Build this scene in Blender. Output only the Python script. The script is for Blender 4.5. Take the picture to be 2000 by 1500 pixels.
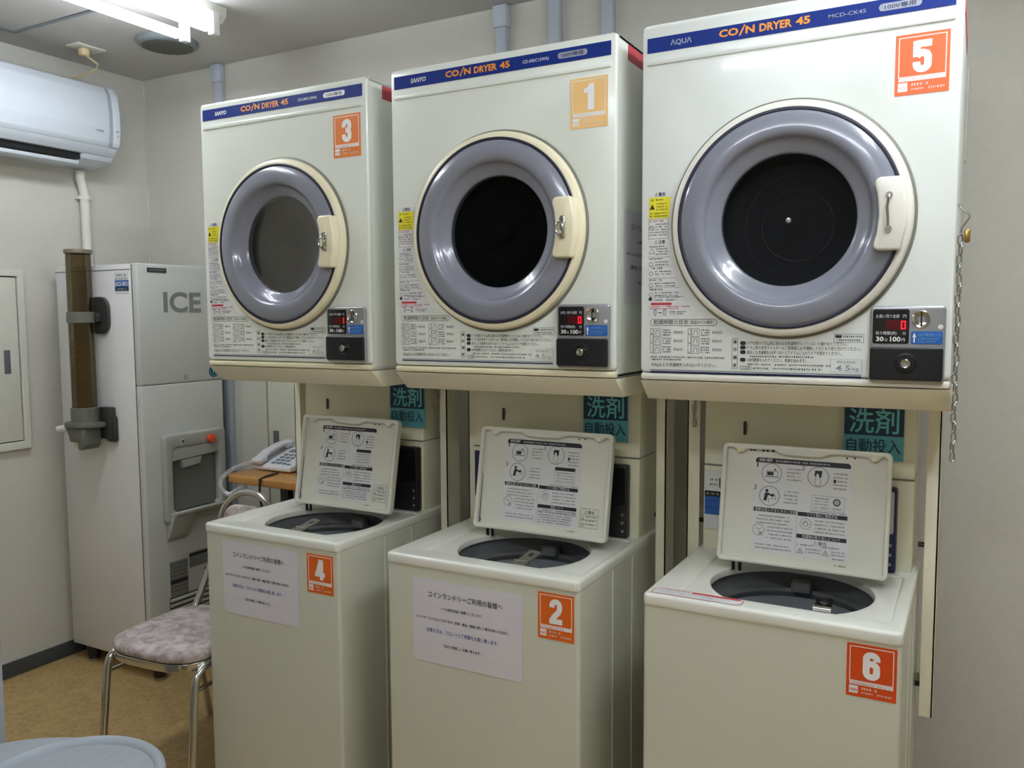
import bpy, bmesh, math, random
from mathutils import Vector, Matrix

for o in list(bpy.data.objects):
    bpy.data.objects.remove(o, do_unlink=True)
SC = bpy.context.scene
COL = SC.collection

# ------------------------------------------------------------------ camera
CAM_POS = (1.9708, -1.7408, 1.3904)
CAM_YAW, CAM_PITCH, CAM_ROLL, CAM_F = 0.5021, -0.0808, -0.0056, 1650.2
cam = bpy.data.cameras.new('camera')
cam.sensor_fit = 'HORIZONTAL'
cam.sensor_width = 36.0
cam.lens = CAM_F * 36.0 / 2000.0
cam.clip_start = 0.02
cam_o = bpy.data.objects.new('camera', cam)
COL.objects.link(cam_o)
cy_, sy_ = math.cos(CAM_YAW), math.sin(CAM_YAW)
cp_, sp_ = math.cos(CAM_PITCH), math.sin(CAM_PITCH)
fw = Vector((-sy_ * cp_, cy_ * cp_, sp_))
rt = Vector((cy_, sy_, 0))
up = rt.cross(fw)
r2 = math.cos(CAM_ROLL) * rt + math.sin(CAM_ROLL) * up
u2 = -math.sin(CAM_ROLL) * rt + math.cos(CAM_ROLL) * up
mw = Matrix.Identity(4)
for i in range(3):
    mw[i][0], mw[i][1], mw[i][2], mw[i][3] = r2[i], u2[i], -fw[i], CAM_POS[i]
cam_o.matrix_world = mw
SC.camera = cam_o

# ------------------------------------------------------------------ world, exposure
world = bpy.data.worlds.new('world')
world.use_nodes = True
world.node_tree.nodes['Background'].inputs[0].default_value = (0.6, 0.63, 0.66, 1)
world.node_tree.nodes['Background'].inputs[1].default_value = 0.02
SC.world = world
SC.view_settings.view_transform = 'Standard'
SC.view_settings.look = 'None'
SC.view_settings.gamma = 1.0
SC.view_settings.use_curve_mapping = False
SC.view_settings.exposure = 2.15
TUBE_POWER = 6.5          # emission of the visible fluorescent tubes
TUBE_POWER_FRONT = 10.5    # emission of the tubes of the fixture in front of the right dryer
TUBE_POWER_REAR = 7.8     # emission of the tubes of the fixture over the camera
SC.cycles.use_denoising = True
SC.cycles.max_bounces = 10
SC.cycles.diffuse_bounces = 5
SC.cycles.glossy_bounces = 5
SC.cycles.caustics_reflective = False
SC.cycles.caustics_refractive = False
SC.cycles.sample_clamp_indirect = 4.0

# ------------------------------------------------------------------ materials
def lin(c):
    return tuple(((v / 255) / 12.92 if v / 255 <= 0.04045 else ((v / 255 + 0.055) / 1.055) ** 2.4) for v in c)

MATS = {}
def mat(name, rgb, rough=0.5, metal=0.0, coat=0.0, var=0.03, scale=40.0, bump=0.0, emit=0.0, trans=0.0, alpha=1.0, spec=0.5):
    m = bpy.data.materials.new(name)
    m.use_nodes = True
    nt = m.node_tree
    b = nt.nodes['Principled BSDF']
    c = lin(rgb)
    b.inputs['Roughness'].default_value = rough
    b.inputs['Metallic'].default_value = metal
    b.inputs['Coat Weight'].default_value = coat
    b.inputs['Coat Roughness'].default_value = 0.08
    b.inputs['Transmission Weight'].default_value = trans
    b.inputs['Alpha'].default_value = alpha
    b.inputs['Specular IOR Level'].default_value = spec
    if emit > 0:
        b.inputs['Emission Color'].default_value = (*c, 1)
        b.inputs['Emission Strength'].default_value = emit
    tc = nt.nodes.new('ShaderNodeTexCoord')
    nz = nt.nodes.new('ShaderNodeTexNoise')
    nz.inputs['Scale'].default_value = scale
    nz.inputs['Detail'].default_value = 4
    nt.links.new(tc.outputs['Object'], nz.inputs['Vector'])
    rp = nt.nodes.new('ShaderNodeValToRGB')
    rp.color_ramp.elements[0].position = 0.3
    rp.color_ramp.elements[1].position = 0.7
    rp.color_ramp.elements[0].color = (*[max(0, v * (1 - var)) for v in c], 1)
    rp.color_ramp.elements[1].color = (*[min(1, v * (1 + var)) for v in c], 1)
    nt.links.new(nz.outputs['Fac'], rp.inputs['Fac'])
    nt.links.new(rp.outputs['Color'], b.inputs['Base Color'])
    if bump > 0:
        bp = nt.nodes.new('ShaderNodeBump')
        bp.inputs['Strength'].default_value = bump
        bp.inputs['Distance'].default_value = 0.002
        nt.links.new(nz.outputs['Fac'], bp.inputs['Height'])
        nt.links.new(bp.outputs['Normal'], b.inputs['Normal'])
    MATS[name] = m
    return m

ENAMEL = mat('cream_enamel', (226, 231, 222), 0.30, coat=0.25, var=0.008, scale=6)
ENAMEL_W = mat('white_enamel', (226, 231, 226), 0.28, coat=0.25, var=0.008, scale=6)
WASHER = mat('washer_enamel', (208, 210, 194), 0.32, coat=0.2, var=0.008, scale=6)
DECK = mat('washer_deck_plastic', (230, 232, 222), 0.30, coat=0.2, var=0.01, scale=9)
CONSOLE = mat('console_plastic', (234, 233, 208), 0.42, var=0.012, scale=8)
LIDM = mat('lid_plastic', (222, 222, 210), 0.38, var=0.015, scale=8)
STAND = mat('stand_paint', (236, 232, 210), 0.45, var=0.015, scale=10)
CREAM = mat('cream_plastic', (236, 228, 196), 0.30, var=0.01, scale=12)
CREAM_W = mat('white_plastic', (232, 230, 220), 0.30, var=0.01, scale=12)
RINGG = mat('lilac_grey_plastic', (132, 135, 147), 0.22, coat=0.5, var=0.01, scale=12)
GASKET = mat('navy_gasket', (36, 38, 56), 0.35, var=0.05)
EDGEG = mat('grey_edging', (120, 120, 108), 0.5, var=0.03)
DRUM = mat('drum_steel', (35, 37, 37), 0.95, metal=0.0, spec=0.05, var=0.08, scale=180, bump=0.2)
DRUMD = mat('dark_drum', (24, 25, 25), 0.5, metal=0.0, var=0.05, scale=60)
NAVY = mat('navy_print', (20, 46, 126), 0.45, var=0.02, spec=0.2)
NAVYD = mat('dark_navy_print', (30, 40, 84), 0.4, var=0.02)
ORANGE_T = mat('orange_print', (240, 150, 40), 0.4, var=0.02)
WHITE_T = mat('white_print', (240, 240, 240), 0.4, var=0.01)
GREY_T = mat('grey_print', (150, 156, 172), 0.4, var=0.02)
PALE_T = mat('pale_grey_print', (178, 178, 176), 0.4, var=0.02)
BLACK_T = mat('black_print', (40, 40, 46), 0.5, var=0.03)
RED_T = mat('red_print', (196, 60, 60), 0.5, var=0.03)
BLUE_T = mat('blue_print', (38, 70, 150), 0.5, var=0.03)
YELLOW = mat('yellow_print', (232, 222, 40), 0.45, var=0.03)
LABELW = mat('label_white', (222, 223, 224), 0.4, var=0.01)
PAPER = mat('white_paper', (216, 214, 222), 0.65, var=0.012, scale=30)
SILVER = mat('brushed_silver', (176, 178, 182), 0.34, metal=0.75, var=0.03, scale=200)
CHROME = mat('chrome', (205, 205, 202), 0.16, metal=1.0, var=0.02)
STEEL = mat('dull_steel', (160, 160, 152), 0.3, metal=0.9, var=0.05, scale=80)
BLACKP = mat('black_plastic', (26, 27, 30), 0.32, var=0.05)
BLACKG = mat('black_glossy', (14, 15, 18), 0.15, coat=0.4, var=0.03)
LEDR = mat('red_led', (255, 24, 40), 0.4, emit=0.35)
LEDW = mat('dark_red_window', (78, 8, 14), 0.25, var=0.05)
COINBLUE = mat('blue_label', (36, 96, 176), 0.4, var=0.03)
LIGHTBLUE_T = mat('light_blue_print', (120, 170, 220), 0.4, var=0.02)
TEAL = mat('teal_sign', (98, 182, 204), 0.5, var=0.02)
TEALD = mat('dark_teal_sign', (28, 60, 90), 0.5, var=0.03)
TEAL_T = mat('teal_letters', (112, 206, 214), 0.5, var=0.02)
TUBG = mat('tub_grey_plastic', (158, 162, 170), 0.35, var=0.03, scale=20)
TUBD = mat('tub_dark_plastic', (104, 106, 108), 0.4, var=0.03, scale=20)
FILTER = mat('filter_grey', (120, 122, 124), 0.45, var=0.03)
ICEW = mat('ice_machine_white', (222, 222, 222), 0.42, var=0.01, scale=7)
ICEG = mat('ice_machine_grey', (200, 202, 198), 0.45, var=0.01, scale=7)
ICEP = mat('ice_panel_grey', (172, 174, 168), 0.5, var=0.015, scale=14)
ICEIN = mat('ice_recess_grey', (118, 120, 116), 0.5, var=0.04, scale=14)
ICET = mat('ice_letter_grey', (128, 130, 128), 0.5, var=0.02)
HOLDER = mat('holder_grey_plastic', (104, 106, 96), 0.45, var=0.03)
HOLDERD = mat('dark_holder_plastic', (54, 54, 52), 0.45, var=0.03)
CUP = mat('stacked_paper_cup', (220, 204, 180), 0.6, var=0.05, scale=60)
ACW = mat('air_conditioner_white', (208, 216, 224), 0.38, var=0.006, scale=7)
ACG = mat('air_conditioner_grey', (160, 168, 174), 0.4, var=0.02)
PIPEW = mat('white_pipe', (226, 226, 216), 0.45, var=0.015)
DUCT = mat('blue_grey_duct', (188, 196, 208), 0.45, var=0.015)
BOARD = mat('panel_board_paint', (212, 212, 200), 0.45, var=0.01, scale=9)
LATCH = mat('latch_grey', (112, 116, 122), 0.4, metal=0.4, var=0.08, scale=60)
WOODE = mat('desk_wood', (190, 136, 70), 0.38, coat=0.2, var=0.10, scale=18)
PHONEM = mat('phone_grey_plastic', (214, 214, 220), 0.4, var=0.015)
PHONEK = mat('phone_key', (120, 136, 142), 0.5, var=0.03)
BINM = mat('pale_grey_plastic', (164, 172, 180), 0.5, var=0.02, scale=30)
CABW = mat('bluish_white_panel', (168, 178, 188), 0.5, var=0.015, scale=12)
CAULK = mat('corner_caulk', (212, 208, 196), 0.6, var=0.01)
HATCH = mat('hatch_frame_grey', (128, 138, 146), 0.5, var=0.02)
GRILLE = mat('grille_grey', (122, 130, 134), 0.5, var=0.04, scale=60)
PLUGC = mat('cream_plug', (226, 206, 164), 0.45, var=0.02)
BASEB = mat('baseboard_grey', (72, 76, 76), 0.5, var=0.04, scale=30)
BRASS = mat('brass', (176, 146, 80), 0.3, metal=0.9, var=0.05)
REDTAPE = mat('red_label', (190, 70, 80), 0.45, var=0.03)
TUBEEMIT = mat('fluorescent_tube', (240, 246, 255), 0.4, emit=TUBE_POWER)
TUBEEMIT3 = mat('fluorescent_tube_front', (240, 246, 255), 0.4, emit=TUBE_POWER_FRONT)
TUBEEMIT2 = mat('fluorescent_tube_rear', (240, 246, 255), 0.4, emit=TUBE_POWER_REAR)

def sticker_mats(tag, rgb, foot):
    return (mat('sticker_' + tag, rgb, 0.4, var=0.02), mat('sticker_footer_' + tag, foot, 0.4, var=0.03))
ST3 = sticker_mats('amber', (226, 124, 44), (222, 140, 80))
ST1 = sticker_mats('faded', (240, 196, 128), (238, 214, 170))
ST5 = sticker_mats('bright', (240, 100, 34), (240, 196, 192))  # footer colour paled to paint in the glare on this sticker
ST2 = sticker_mats('orange', (226, 104, 26), (224, 128, 66))
ST6 = sticker_mats('red_orange', (216, 74, 20), (218, 96, 46))

# special: smoked glass of the dryer doors
def glass_mat(name, rgb, mix, rough=0.03):
    m = bpy.data.materials.new(name)
    m.use_nodes = True
    nt = m.node_tree
    nt.nodes.clear()
    out = nt.nodes.new('ShaderNodeOutputMaterial')
    tr = nt.nodes.new('ShaderNodeBsdfTransparent')
    tr.inputs[0].default_value = (*lin(rgb), 1)
    gl = nt.nodes.new('ShaderNodeBsdfGlossy')
    gl.inputs['Roughness'].default_value = rough
    fr = nt.nodes.new('ShaderNodeFresnel')
    fr.inputs[0].default_value = 1.5
    nz = nt.nodes.new('ShaderNodeTexNoise')
    nz.inputs['Scale'].default_value = 15
    mt = nt.nodes.new('ShaderNodeMath')
    mt.operation = 'MULTIPLY'
    mt.inputs[1].default_value = mix
    mx = nt.nodes.new('ShaderNodeMixShader')
    nt.links.new(fr.outputs[0], mt.inputs[0])
    nt.links.new(mt.outputs[0], mx.inputs[0])
    nt.links.new(tr.outputs[0], mx.inputs[1])
    nt.links.new(gl.outputs[0], mx.inputs[2])
    nt.links.new(mx.outputs[0], out.inputs[0])
    return m
GLASS = glass_mat('smoked_door_glass', (176, 178, 182), 0.22)
CLEAR = glass_mat('clear_latch_plastic', (214, 216, 220), 1.0, 0.1)
BROWNTUBE = glass_mat('smoked_brown_tube', (209, 202, 186), 0.5, 0.12)

def wall_mat(name, rgb):
    m = mat(name, rgb, 0.85, var=0.02, scale=60)
    nt = m.node_tree
    b = nt.nodes['Principled BSDF']
    tc = [n for n in nt.nodes if n.type == 'TEX_COORD'][0]
    mp = nt.nodes.new('ShaderNodeMapping')
    mp.inputs['Scale'].default_value = (420, 420, 160)
    nt.links.new(tc.outputs['Object'], mp.inputs['Vector'])
    n2 = nt.nodes.new('ShaderNodeTexNoise')
    n2.inputs['Scale'].default_value = 1.0
    n2.inputs['Detail'].default_value = 2
    nt.links.new(mp.outputs[0], n2.inputs['Vector'])
    bp = nt.nodes.new('ShaderNodeBump')
    bp.inputs['Strength'].default_value = 0.25
    bp.inputs['Distance'].default_value = 0.001
    nt.links.new(n2.outputs['Fac'], bp.inputs['Height'])
    nt.links.new(bp.outputs['Normal'], b.inputs['Normal'])
    return m
WALL = wall_mat('woven_wallpaper', (204, 202, 193))
WALLF = wall_mat('darker_wallpaper', (200, 196, 186))
CEIL = wall_mat('ceiling_paper', (196, 194, 190))

def floor_mat():
    m = mat('mottled_tan_vinyl', (186, 156, 104), 0.5, var=0.16, scale=9, coat=0.0)
    nt = m.node_tree
    b = nt.nodes['Principled BSDF']
    tc = [n for n in nt.nodes if n.type == 'TEX_COORD'][0]
    n2 = nt.nodes.new('ShaderNodeTexNoise')
    n2.inputs['Scale'].default_value = 46
    n2.inputs['Detail'].default_value = 6
    n2.inputs['Distortion'].default_value = 1.2
    nt.links.new(tc.outputs['Object'], n2.inputs['Vector'])
    rp = nt.nodes.new('ShaderNodeValToRGB')
    rp.color_ramp.elements[0].position = 0.35
    rp.color_ramp.elements[1].position = 0.68
    rp.color_ramp.elements[0].color = (*lin((160, 130, 82)), 1)
    rp.color_ramp.elements[1].color = (*lin((206, 180, 130)), 1)
    nt.links.new(n2.outputs['Fac'], rp.inputs['Fac'])
    old = b.inputs['Base Color'].links[0].from_socket
    mx = nt.nodes.new('ShaderNodeMix')
    mx.data_type = 'RGBA'
    mx.inputs['Factor'].default_value = 0.5
    nt.links.new(old, mx.inputs[6])
    nt.links.new(rp.outputs['Color'], mx.inputs[7])
    nt.links.new(mx.outputs[2], b.inputs['Base Color'])
    return m
FLOOR = floor_mat()

def cushion_mat():
    m = mat('mottled_pink_fabric', (184, 164, 168), 0.8, var=0.1, scale=30, bump=0.3)
    nt = m.node_tree
    rp = [n for n in nt.nodes if n.type == 'VALTORGB'][0]
    nz = [n for n in nt.nodes if n.type == 'TEX_NOISE'][0]
    nz.inputs['Scale'].default_value = 26
    nz.inputs['Detail'].default_value = 8
    nz.inputs['Roughness'].default_value = 0.65
    nz.inputs['Distortion'].default_value = 0.8
    rp.color_ramp.elements[0].position = 0.36
    rp.color_ramp.elements[1].position = 0.62
    rp.color_ramp.elements[0].color = (*lin((148, 134, 128)), 1)
    rp.color_ramp.elements[1].color = (*lin((202, 192, 192)), 1)
    return m
CUSHION = cushion_mat()

# ------------------------------------------------------------------ geometry helpers
def M_front(ox=0, oy=0, oz=0):     # drawing plane that faces -Y: u -> X, v -> Z, w -> -Y
    return Matrix(((1, 0, 0, ox), (0, 0, -1, oy), (0, 1, 0, oz), (0, 0, 0, 1)))
def M_right(ox=0, oy=0, oz=0):     # drawing plane that faces +X: u -> Y, v -> Z, w -> X
    return Matrix(((0, 0, 1, ox), (1, 0, 0, oy), (0, 1, 0, oz), (0, 0, 0, 1)))
def M_top(ox=0, oy=0, oz=0):
    return Matrix.Translation((ox, oy, oz))

TXT = {}
def text_mesh(body, bold=0.0, shear=0.0, res=2):
    key = (body, bold, shear, res)
    if key not in TXT:
        c = bpy.data.curves.new('lettering', 'FONT')
        c.body = body
        c.size = 1
        c.resolution_u = res
        c.offset = bold
        c.shear = shear
        o = bpy.data.objects.new('lettering', c)
        m = bpy.data.meshes.new_from_object(o)
        vs = [v.co.copy() for v in m.vertices]
        fs = [tuple(p.vertices) for p in m.polygons]
        bpy.data.objects.remove(o)
        bpy.data.meshes.remove(m)
        bpy.data.curves.remove(c)
        x0 = min([v.x for v in vs] or [0]); x1 = max([v.x for v in vs] or [1])
        y0 = min([v.y for v in vs] or [0]); y1 = max([v.y for v in vs] or [1])
        TXT[key] = (vs, fs, x0, x1, y0, y1)
    return TXT[key]

class B:
    def __init__(self, M=None):
        self.bm = bmesh.new()
        self.M = M or Matrix.Identity(4)
    def add(self, t, M=None):
        t.transform(self.M @ M if M else self.M)
        me = bpy.data.meshes.new('tmp')
        t.to_mesh(me)
        t.free()
        self.bm.from_mesh(me)
        bpy.data.meshes.remove(me)
        return self
    def box(self, x0, x1, y0, y1, z0, z1, bev=0.0, seg=2, M=None):
        t = bmesh.new()
        bmesh.ops.create_cube(t, size=1)
        bmesh.ops.scale(t, vec=(x1 - x0, y1 - y0, z1 - z0), verts=t.verts)
        bmesh.ops.translate(t, vec=((x0 + x1) / 2, (y0 + y1) / 2, (z0 + z1) / 2), verts=t.verts)
        if bev > 0:
            bmesh.ops.bevel(t, geom=list(t.edges), offset=bev, segments=seg, profile=0.5, affect='EDGES')
        return self.add(t, M)
    def prism(self, pts, plane, a0, a1, bev=0.0, seg=2, M=None):
        t = bmesh.new()
        def P(p, a):
            return {'xz': (p[0], a, p[1]), 'yz': (a, p[0], p[1]), 'xy': (p[0], p[1], a)}[plane]
        vs = [t.verts.new(P(p, a0)) for p in pts]
        f = t.faces.new(vs)
        r = bmesh.ops.extrude_face_region(t, geom=[f])
        d = Vector(P((0, 0), a1)) - Vector(P((0, 0), a0))
        bmesh.ops.translate(t, vec=d, verts=[g for g in r['geom'] if isinstance(g, bmesh.types.BMVert)])
        bmesh.ops.recalc_face_normals(t, faces=t.faces)
        if bev > 0:
            bmesh.ops.bevel(t, geom=list(t.edges), offset=bev, segments=seg, profile=0.5, affect='EDGES')
        return self.add(t, M)
    def cyl(self, p0, p1, r, n=24, r2=None, bev=0.0, M=None):
        p0, p1 = Vector(p0), Vector(p1)
        t = bmesh.new()
        bmesh.ops.create_cone(t, cap_ends=True, segments=n, radius1=r, radius2=r if r2 is None else r2, depth=(p1 - p0).length)
        if bev > 0:
            es = [e for e in t.edges if abs(e.verts[0].co.z - e.verts[1].co.z) < 1e-6]
            bmesh.ops.bevel(t, geom=es, offset=bev, segments=2, profile=0.5, affect='EDGES')
        q = Vector((0, 0, 1)).rotation_difference((p1 - p0).normalized())
        t.transform(Matrix.Translation((p0 + p1) / 2) @ q.to_matrix().to_4x4())
        return self.add(t, M)
    def lathe(self, prof, origin=(0, 0, 0), axis=(0, 0, 1), n=64, M=None):
        t = bmesh.new()
        rings = []
        for r, h in prof:
            if r < 1e-6:
                rings.append([t.verts.new((0, 0, h))])
            else:
                rings.append([t.verts.new((r * math.cos(2 * math.pi * i / n), r * math.sin(2 * math.pi * i / n), h)) for i in range(n)])
        for a, b in zip(rings, rings[1:]):
            for i in range(n):
                j = (i + 1) % n
                if len(a) == 1 and len(b) == 1:
                    continue
                if len(a) == 1:
                    t.faces.new((a[0], b[j], b[i]))
                elif len(b) == 1:
                    t.faces.new((a[i], a[j], b[0]))
                else:
                    t.faces.new((a[i], a[j], b[j], b[i]))
        bmesh.ops.recalc_face_normals(t, faces=t.faces)
        q = Vector((0, 0, 1)).rotation_difference(Vector(axis))
        t.transform(Matrix.Translation(origin) @ q.to_matrix().to_4x4())
        return self.add(t, M)
    def sphere(self, c, r, sc=(1, 1, 1), n=20, M=None):
        t = bmesh.new()
        bmesh.ops.create_uvsphere(t, u_segments=n, v_segments=n // 2, radius=r)
        bmesh.ops.scale(t, vec=sc, verts=t.verts)
        bmesh.ops.translate(t, vec=c, verts=t.verts)
        return self.add(t, M)
    def tube(self, pts, r, n=10, closed=False, M=None):
        pts = [Vector(p) for p in pts]
        t = bmesh.new()
        rings = []
        k = len(pts)
        nrm = None
        for i, p in enumerate(pts):
            a = pts[(i - 1) % k] if (closed or i > 0) else p
            b = pts[(i + 1) % k] if (closed or i < k - 1) else p
            d = (b - a).normalized()
            if nrm is None:
                nrm = d.orthogonal().normalized()
            nrm = (nrm - d * nrm.dot(d)).normalized()
            bi = d.cross(nrm)
            rings.append([t.verts.new(p + r * (math.cos(2 * math.pi * j / n) * nrm + math.sin(2 * math.pi * j / n) * bi)) for j in range(n)])
        m = k if closed else k - 1
        for i in range(m):
            A, C = rings[i], rings[(i + 1) % k]
            for j in range(n):
                t.faces.new((A[j], A[(j + 1) % n], C[(j + 1) % n], C[j]))
        if not closed:
            t.faces.new(list(reversed(rings[0])))
            t.faces.new(rings[-1])
        bmesh.ops.recalc_face_normals(t, faces=t.faces)
        return self.add(t, M)
    def plate(self, outer, holes, w0, w1, bev=0.0, M=None):
        c = bpy.data.curves.new('plate', 'CURVE')
        c.dimensions = '2D'
        c.fill_mode = 'BOTH'
        h = (w1 - w0) / 2
        c.bevel_depth = bev
        c.bevel_resolution = 2
        c.extrude = max(h - bev, 0)
        c.offset = -bev
        for pts in [outer] + list(holes):
            s = c.splines.new('POLY')
            s.points.add(len(pts) - 1)
            for sp, p in zip(s.points, pts):
                sp.co = (p[0], p[1], 0, 1)
            s.use_cyclic_u = True
        o = bpy.data.objects.new('plate', c)
        me = bpy.data.meshes.new_from_object(o)
        t = bmesh.new()
        t.from_mesh(me)
        bmesh.ops.remove_doubles(t, verts=t.verts, dist=1e-6)
        bpy.data.objects.remove(o)
        bpy.data.meshes.remove(me)
        bpy.data.curves.remove(c)
        t.transform(Matrix.Translation((0, 0, (w0 + w1) / 2)))
        bmesh.ops.recalc_face_normals(t, faces=t.faces)
        return self.add(t, M)
    # flat print shapes, in the u,v drawing plane at height w
    def poly(self, pts, w=0.0):
        t = bmesh.new()
        t.faces.new([t.verts.new((p[0], p[1], w)) for p in pts])
        return self.add(t)
    def rect(self, u0, u1, v0, v1, w=0.0):
        return self.poly([(u0, v0), (u1, v0), (u1, v1), (u0, v1)], w)
    def rrect(self, u0, u1, v0, v1, r, w=0.0):
        return self.poly(rr(u0, u1, v0, v1, r), w)
    def ring(self, cu, cv, r0, r1, w=0.0, n=48, su=1.0):
        t = bmesh.new()
        A = [t.verts.new((cu + su * r0 * math.cos(2 * math.pi * i / n), cv + r0 * math.sin(2 * math.pi * i / n), w)) for i in range(n)]
        C = [t.verts.new((cu + su * r1 * math.cos(2 * math.pi * i / n), cv + r1 * math.sin(2 * math.pi * i / n), w)) for i in range(n)]
        for i in range(n):
            j = (i + 1) % n
            t.faces.new((A[i], C[i], C[j], A[j]))
        return self.add(t)
    def disc(self, cu, cv, r, w=0.0, n=32):
        return self.poly([(cu + r * math.cos(2 * math.pi * i / n), cv + r * math.sin(2 * math.pi * i / n)) for i in range(n)], w)
    def line(self, pts, lw, w=0.0):
        for i, (a, b) in enumerate(zip(pts, pts[1:])):
            a, b = Vector(a), Vector(b)
            w = w + (2e-5 if i % 2 else -2e-5 if i else 0)
            d = (b - a).normalized() * (lw / 2)
            p = Vector((-d.y, d.x))
            self.poly([a - d - p, b + d - p, b + d + p, a - d + p], w)
        return self
    def frame(self, u0, u1, v0, v1, lw, w=0.0):
        self.rect(u0, u1, v0, v0 + lw, w); self.rect(u0, u1, v1 - lw, v1, w)
        self.rect(u0, u0 + lw, v0 + lw, v1 - lw, w); self.rect(u1 - lw, u1, v0 + lw, v1 - lw, w)
        return self
    def rframe(self, u0, u1, v0, v1, r, lw, w=0.0):
        p = rr(u0, u1, v0, v1, r)
        return self.line(p + [p[0]], lw, w)
    def text(self, body, u, v, h, bold=0.0, align='L', width=None, sx=1.0, shear=0.0, w=0.0, res=2):
        """h = height of the whole line (cap/ideograph height); width squeezes the line to that length"""
        if bold > 0 and any(ord(c) > 0x2000 for c in body):
            # ideographs: thicken by overprinting, their strokes are too dense to be offset
            d = bold * h * .55
            for i, (du, dv) in enumerate(((-d, 0), (d, 0), (0, d), (0, -d))):
                self.text(body, u + du, v + dv, h, 0.0, align, width, sx, shear, w + 3e-5 * i, res)
            return self
        vs, fs, x0, x1, y0, y1 = text_mesh(body, bold, shear, res)
        k = h / max(y1 - y0, 1e-6) if len(body) < 3 else h / 0.86
        if any(ord(c) > 0x2000 for c in body) is False and len(body) >= 3:
            k = h / 0.73
        kx = k * sx
        if width:
            kx = width / max(x1 - x0, 1e-6)
        wd = (x1 - x0) * kx
        ou = {'L': u, 'C': u - wd / 2, 'R': u - wd}[align]
        yb = y0 if len(body) < 3 else (0.0 if all(ord(c) < 0x2000 for c in body) else -0.08)
        t = bmesh.new()
        vv = [t.verts.new((ou + (p.x - x0) * kx, v + (p.y - yb) * k, w)) for p in vs]
        for f in fs:
            try:
                t.faces.new([vv[i] for i in f])
            except ValueError:
                pass
        return self.add(t)
    def stroke(self, pts, lw, w=0.0):
        """one thick line with mitred joints"""
        P = [Vector(p) for p in pts]
        t = bmesh.new()
        prev = None
        for i, p in enumerate(P):
            a = (p - P[i - 1]).normalized() if i > 0 else (P[1] - p).normalized()
            b = (P[i + 1] - p).normalized() if i < len(P) - 1 else a
            n1, n2 = Vector((-a.y, a.x)), Vector((-b.y, b.x))
            m = (n1 + n2).normalized()
            m = m * (lw / 2) / max(m.dot(n1), .5)
            cur = (t.verts.new((*(p + m), w)), t.verts.new((*(p - m), w)))
            if prev:
                t.faces.new((prev[1], cur[1], cur[0], prev[0]))
            prev = cur
        return self.add(t)
    def block_digit(self, ch, uc, v0, h, width, w=0.0):
        """heavy condensed numeral"""
        def arc_(cx, cy, a0, a1, n=10):
            return [(cx + .28 * math.cos(math.radians(a0 + (a1 - a0) * i / n)), cy + .30 * math.sin(math.radians(a0 + (a1 - a0) * i / n))) for i in range(n + 1)]
        top = arc_(.5, 1.50, 180, 0)
        bot = arc_(.5, .50, 0, -180)
        paths = {
            '2': [[(.22, 1.32)] + top + [(.78, 1.22), (.70, .98), (.34, .52), (.24, .21), (.24, .02)], [(.01, .19), (.98, .19)]],
            '3': [[(.22, 1.32)] + top + [(.78, 1.30), (.72, 1.12), (.58, 1.03), (.40, 1.03)], [(.40, 1.03), (.58, 1.03), (.72, .94), (.78, .76)] + bot + [(.22, .68)]],
            '4': [[(.67, 0), (.67, 2)], [(0, .53), (1, .53)], [(.58, 1.98), (.19, .45)]],
            '5': [[(.96, 1.80), (.22, 1.80)], [(.22, 2.0), (.22, .98)], [(.22, 1.02), (.34, 1.16), (.52, 1.22), (.70, 1.14), (.78, .95)] + bot + [(.22, .68)]],
            '6': [[(.78, 1.36)] + arc_(.5, 1.50, 0, 180) + arc_(.5, .50, 180, 360) + [(.78, .86)], arc_(.5, .86, 0, 180)]}[ch]
        lw = .40 if ch != '4' else .38
        for i, p in enumerate(paths):
            self.stroke([(uc + (q[0] - .5) * width, v0 + q[1] * h / 2) for q in p], lw * (width * .7 + h / 2 * .3), w + 6e-5 * i)
        return self
    def micro(self, u0, u1, v, h, seed=1, w=0.0):
        """print too small to read: a row of glyph-sized marks"""
        rnd = random.Random(seed)
        u = u0
        while u < u1 - h * 0.4:
            gw = h * rnd.uniform(0.55, 0.95)
            gw = min(gw, u1 - u)
            if rnd.random() > 0.08:
                self.rect(u, u + gw, v + h * 0.62, v + h * 0.78, w)
                self.rect(u + gw * rnd.uniform(0.1, 0.5), u + gw * rnd.uniform(0.55, 0.7), v, v + h * rnd.uniform(0.7, 1.0), w)
                if rnd.random() > 0.4:
                    self.rect(u + gw * 0.1, u + gw * 0.9, v + h * 0.2, v + h * 0.34, w)
            u += gw + h * 0.18
        return self
    def build(self, name, m, parent=None, smooth=35, loc=None):
        me = bpy.data.meshes.new(name)
        self.bm.to_mesh(me)
        self.bm.free()
        me.materials.append(m)
        if smooth:
            me.shade_smooth()
            me.set_sharp_from_angle(angle=math.radians(smooth))
        o = bpy.data.objects.new(name, me)
        COL.objects.link(o)
        if parent:
            o.parent = parent
        if loc:
            o.location = loc
        return o

def rr(u0, u1, v0, v1, r, n=6):
    out = []
    for cu, cv, a0 in ((u1 - r, v0 + r, -90), (u1 - r, v1 - r, 0), (u0 + r, v1 - r, 90), (u0 + r, v0 + r, 180)):
        for i in range(n + 1):
            a = math.radians(a0 + 90 * i / n)
            out.append((cu + r * math.cos(a), cv + r * math.sin(a)))
    return out
def circ(cu, cv, r, n=64):
    return [(cu + r * math.cos(2 * math.pi * i / n), cv + r * math.sin(2 * math.pi * i / n)) for i in range(n)]
def arc(c, r, a0, a1, n, f):
    return [f(c[0] + r * math.cos(math.radians(a0 + (a1 - a0) * i / n)), c[1] + r * math.sin(math.radians(a0 + (a1 - a0) * i / n))) for i in range(n + 1)]

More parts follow.
